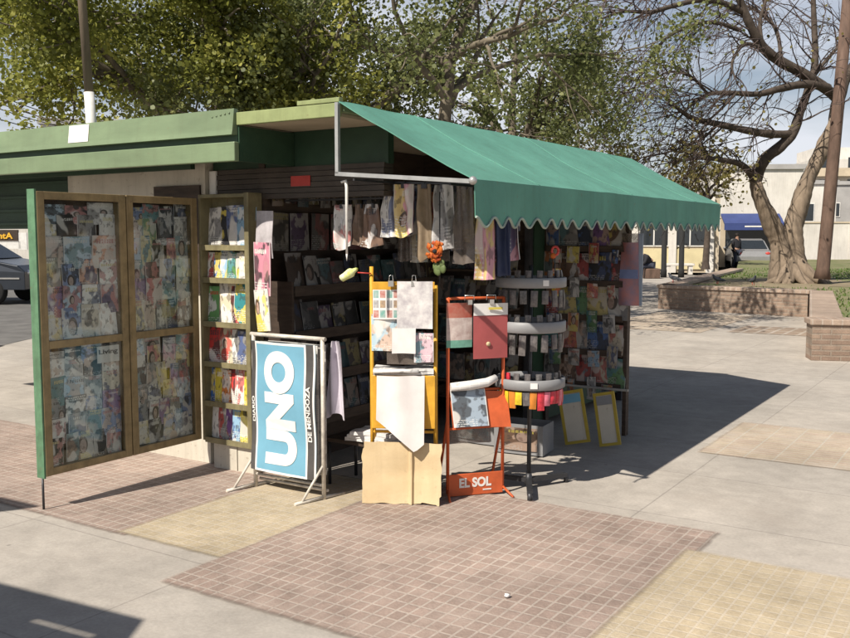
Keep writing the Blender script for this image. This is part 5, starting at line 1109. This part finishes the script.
def skin(name, nodes, edges, m, parent, sub=1):
    me = bpy.data.meshes.new(name); me.from_pydata([n[0] for n in nodes], edges, []); o = bpy.data.objects.new(name, me); col.objects.link(o); o.parent = parent
    md = o.modifiers.new('skin', 'SKIN'); md.use_smooth_shade = True
    for i, n_ in enumerate(nodes): me.skin_vertices[0].data[i].radius = n_[1] if isinstance(n_[1], tuple) else (n_[1], n_[1])
    me.skin_vertices[0].data[0].use_root = True
    s = o.modifiers.new('sub', 'SUBSURF'); s.levels = sub; s.render_levels = sub; me.materials.append(m); return o
def person(loc, rz, label, pose):
    root = empty('person', loc, rz, label, 'person')
    J = pose
    def seg(keys, scale=1.): return [(J[k][0], J[k][1]*scale) for k in keys]
    names = ['pelvis', 'chest', 'neck', 'head', 'crown', 'shL', 'elL', 'haL', 'fiL', 'shR', 'elR', 'haR', 'fiR', 'hipL', 'knL', 'anL', 'toL', 'hipR', 'knR', 'anR', 'toR']
    ix = {k: i for i, k in enumerate(names)}
    E = [(a, b) for a, b in (('pelvis', 'chest'), ('chest', 'neck'), ('neck', 'head'), ('head', 'crown'), ('chest', 'shL'), ('shL', 'elL'), ('elL', 'haL'), ('haL', 'fiL'), ('chest', 'shR'), ('shR', 'elR'), ('elR', 'haR'), ('haR', 'fiR'), ('pelvis', 'hipL'), ('hipL', 'knL'), ('knL', 'anL'), ('anL', 'toL'), ('pelvis', 'hipR'), ('hipR', 'knR'), ('knR', 'anR'), ('anR', 'toR'))]
    skin('body', seg(names), [(ix[a], ix[b]) for a, b in E], M['skin'], root, 2)
    def part(nm, keys, ed, m, sc): i2 = {k: i for i, k in enumerate(keys)}; skin(nm, [(J[k][0], J[k][1]*sc) for k in keys], [(i2[a], i2[b]) for a, b in ed], m, root)
    part('jacket', ['pelvis', 'chest', 'neck', 'shL', 'elL', 'haL', 'shR', 'elR', 'haR'], [e for e in E if e[0] in ('pelvis', 'chest', 'shL', 'elL', 'shR', 'elR') and e[1] in ('chest', 'neck', 'shL', 'elL', 'haL', 'shR', 'elR', 'haR')], M['jacket'], 1.22)
    part('trousers', ['pelvis', 'hipL', 'knL', 'anL', 'hipR', 'knR', 'anR'], [e for e in E if e[0] in ('pelvis', 'hipL', 'knL', 'hipR', 'knR') and e[1] in ('hipL', 'knL', 'anL', 'hipR', 'knR', 'anR')], M['jeans'], 1.22)
    for s in ('L', 'R'): part('shoe', ['an'+s, 'to'+s], [('an'+s, 'to'+s)], M['rubber'], 1.35)
    h = J['head'][0]; c = J['crown'][0]; q = MB(); v = (Vector(c)-Vector(h)).normalized(); cc = Vector(h)+v*.05
    q.ball(tuple(cc+Vector((0, .025, .015))), .105, .112, .118, 12, 8); q.build('hair', M['hair'], root); return root
stand = {'pelvis': ((0, 0, .94), .13), 'chest': ((0, .01, 1.30), .145), 'neck': ((0, 0, 1.48), .06), 'head': ((0, -.02, 1.58), .085), 'crown': ((0, -.02, 1.68), .075), 'shL': ((.19, 0, 1.40), .065), 'elL': ((.24, .03, 1.12), .05), 'haL': ((.22, -.06, .88), .035), 'fiL': ((.21, -.09, .80), .022), 'shR': ((-.19, 0, 1.40), .065), 'elR': ((-.24, .04, 1.12), .05), 'haR': ((-.2, -.10, .92), .035), 'fiR': ((-.18, -.15, .86), .022),
         'hipL': ((.10, 0, .86), .095), 'knL': ((.11, -.02, .48), .065), 'anL': ((.11, .02, .08), .045), 'toL': ((.12, -.14, .035), .035), 'hipR': ((-.10, 0, .86), .095), 'knR': ((-.12, -.05, .48), .065), 'anR': ((-.13, .06, .08), .045), 'toR': ((-.14, -.10, .035), .035)}
p = at(736, 268, 45); person((p.x, 45, 0), R(25), 'person in dark clothes standing before the blue awning shop', stand)
sit = {'pelvis': ((0, 0, .50), .14), 'chest': ((0, -.22, .80), .16), 'neck': ((0, -.36, .90), .06), 'head': ((0, -.46, .94), .085), 'crown': ((0, -.52, 1.01), .075), 'shL': ((.2, -.26, .84), .07), 'elL': ((.24, -.36, .60), .05), 'haL': ((.12, -.52, .5), .035), 'fiL': ((.08, -.58, .46), .022), 'shR': ((-.2, -.26, .84), .07), 'elR': ((-.24, -.36, .60), .05), 'haR': ((-.12, -.52, .5), .035), 'fiR': ((-.08, -.58, .46), .022),
       'hipL': ((.11, -.04, .48), .1), 'knL': ((.15, -.44, .47), .07), 'anL': ((.14, -.42, .08), .045), 'toL': ((.15, -.58, .035), .035), 'hipR': ((-.11, -.04, .48), .1), 'knR': ((-.15, -.44, .47), .07), 'anR': ((-.14, -.5, .08), .045), 'toR': ((-.15, -.66, .035), .035)}
p = at(650, 278, 35.2); person((p.x, 35.2, 0), R(-75), 'person in black jacket sitting hunched on a low block beyond the awning', sit)
root = empty('seat_block', (p.x+.05, 35.2, 0), 0, 'low stone block the hunched person sits on', 'seat'); q = MB(); q.box(-.28, .28, -.25, .25, 0, .38); q.build('block', M['pole_brown'], root, bevel=.03)
for i, (x, Y, lb) in enumerate(((677, 21.0, 'grey pigeon on the planter edge, leftmost of three'), (722, 20.3, 'grey pigeon on the planter wall, middle of three'), (757, 19.9, 'grey pigeon on the planter wall nearest the old tree'))):
    p = at(x, 280, Y); root = empty('pigeon', (p.x, Y-(Y-20)*.0+.25, .535 if i else .535), R(40+70*i), lb, 'pigeon', 'pigeons on the planter')
    skin('body', [((0, -.10, .10), .035), ((0, 0, .11), .055), ((0, .09, .13), .05), ((0, .125, .185), .026), ((0, .14, .215), .026), ((0, .175, .21), .008), ((0, -.2, .075), (.03, .010))], [(0, 1), (1, 2), (2, 3), (3, 4), (4, 5), (0, 6)], M['pigeon'], root)
    q = MB(); q.tube([(.02, .02, .07), (.02, .03, .0)], .006, 5); q.tube([(-.02, .02, .07), (-.02, .03, .0)], .006, 5); q.build('legs', M['red_paint'], root)

# ------------------------------------------------------------------ cars
def car(loc, rz, label, paint, group=None):
    root = empty('parked_car', loc, rz, label, 'car', group); W2 = .86
    prof = [(-2.1, .35), (-2.12, .62), (-2.0, .86), (-1.35, .95), (-.75, 1.38), (-.2, 1.47), (.65, 1.45), (1.25, 1.05), (1.95, .92), (2.12, .78), (2.12, .35)]
    q = MB(); n_ = len(prof); vs = []
    for y, sc in ((-W2, 0), (-W2*.97, 1), (W2*.97, 1), (W2, 0)):
        for x, z in prof:
            t = max(0, (z-.92)/.55); vs.append((x, y*(1-.20*t)-(0 if sc else 0), z if sc else .35+(z-.35)*.96))
    fs_ = [tuple(range(n_-1, -1, -1)), tuple(range(3*n_, 4*n_))]+[(r_*n_+i, r_*n_+(i+1) % n_, (r_+1)*n_+(i+1) % n_, (r_+1)*n_+i) for r_ in range(3) for i in range(n_)]
    q.add(vs, fs_, False); q.build('body', paint, root, bevel=.03)
    for s in (-1, 1):
        q = MB(); 
        for a in ([(-1.12, .97), (-.68, 1.33), (-.12, 1.39), (-.12, .97)], [(-.06, .97), (-.06, 1.39), (.55, 1.37), (1.05, .99)]):
            q.add([(x, s*(W2*(1-.20*max(0, (z-.92)/.55))+.006), z) for x, z in a], [(0, 1, 2, 3) if s > 0 else (3, 2, 1, 0)], False)
        q.build('side_window', M['winglass'], root)
        q = MB(); q.box(-2.0, 2.0, s*W2-.004 if s > 0 else s*W2-.02, s*W2+.02 if s > 0 else s*W2+.004, .60, .635); q.build('trim', M['chrome'], root)
        q = MB(); q.ball((.92, s*(W2+.08), 1.0), .10, .07, .075); q.build('mirror', M['chrome'] if s < 0 else paint, root)
        for x in (-1.3, 1.32):
            q = MB(); q.lathe([(.0, -.1), (.25, -.1), (.31, -.07), (.31, .07), (.25, .1), (0, .1)], 20); wq = q.build('wheel', M['rubber'], root, (x, s*(W2-.08), .31), (R(90), 0, 0))
            q = MB(); q.lathe([(.0, -.02), (.19, -.02), (.2, 0), (0, .01)], 16); q.build('rim', M['metal'], wq, (0, 0, -s*.105))
    for nm, x, a in (('windscreen', .66, [(1.24, 1.06), (.68, 1.43)]), ('rear_window', -.7, [(-1.33, .97), (-.77, 1.37)])):
        q = MB(); dx = .012 if x > 0 else -.012; q.add([(px+dx, s*(W2*.97*(1-.20*max(0, (z-.92)/.55))-.06), z+.014) for px, z in a for s in (-1, 1)], [(0, 1, 3, 2) if x > 0 else (1, 0, 2, 3)], False); q.build(nm, M['winglass'], root)
    for s in (-1, 1):
        q = MB(); q.ball((2.07, s*.62, .74), .07, .16, .07); q.build('headlight', M['chrome'], root); q = MB(); q.ball((-2.04, s*.66, .76), .05, .12, .08); q.build('tail_light', M['red_paint'], root)
    return root
p = at(8, 298, 22.5); car((p.x-1.2, 22.5, .004), R(-4), 'dark blue grey car parked on the street at the left edge', M['carpaint'])
p = at(749, 264, 46.2); car((p.x+.1, 46.9, 0), R(80), 'pale grey car standing under the blue shop awning', M['carwhite'])

# ------------------------------------------------------------------ unseen slab added behind the camera to cast the corner shadow
ss = empty('shadow_caster', (-3.2, 1.4, 0), 0, 'unseen flat slab on posts added to cast the shadow across the lower left paving', 'shadow_caster')
S = Vector((SUN.x, SUN.y, 0))*2.6
def sh_(x, y): return (x-S.x+3.2, y-S.y-1.4)
q = MB()
cn_ = lambda sv, v: (-1.2-.887*sv, 3.74+.461*sv-v)
for s0, s1, v0, v1 in ((0, 2.4, 0, .2), (0, .15, .202, .255), (.52, 2.4, .202, .255), (0, 2.4, .257, 1.6)):
    a = [cn_(s0, v0), cn_(s0, v1), cn_(s1, v1), cn_(s1, v0)] if v1 != 1.6 or s0 else [cn_(0, .257), cn_(0, 1.6), cn_(2.4, 1.6), cn_(2.4, .257)]
    Q = [sh_(*p_) for p_ in a]; k = len(Q)
    q.add([(*p_, 2.6) for p_ in Q]+[(*p_, 2.64) for p_ in Q], [tuple(range(k)), tuple(reversed(range(k, 2*k)))]+[(i_, (i_+1) % k, k+(i_+1) % k, k+i_) for i_ in range(k)], False)
Q = [sh_(*p_) for p_ in ((-2.30, 5.37), (-2.95, 5.08), (-3.33, 4.86), (-3.7, 5.4), (-2.62, 5.56))]; k = len(Q); q.add([(*p_, 2.6) for p_ in Q]+[(*p_, 2.64) for p_ in Q], [tuple(range(k)), tuple(reversed(range(k, 2*k)))]+[(i_, (i_+1) % k, k+(i_+1) % k, k+i_) for i_ in range(k)], False)  # extra corner shaped to throw the small wedge of shadow
q.build('top', M['green_dark'], ss); B_, C_ = sh_(-1.4, 2.7), sh_(-3.5, 3.0)
for P in (B_, C_):
    q = MB(); q.tube([(P[0]*.9, P[1]*.9, 0), (P[0]*.9, P[1]*.9, 2.6)], .03, 8); q.build('leg', M['darkmetal'], ss)
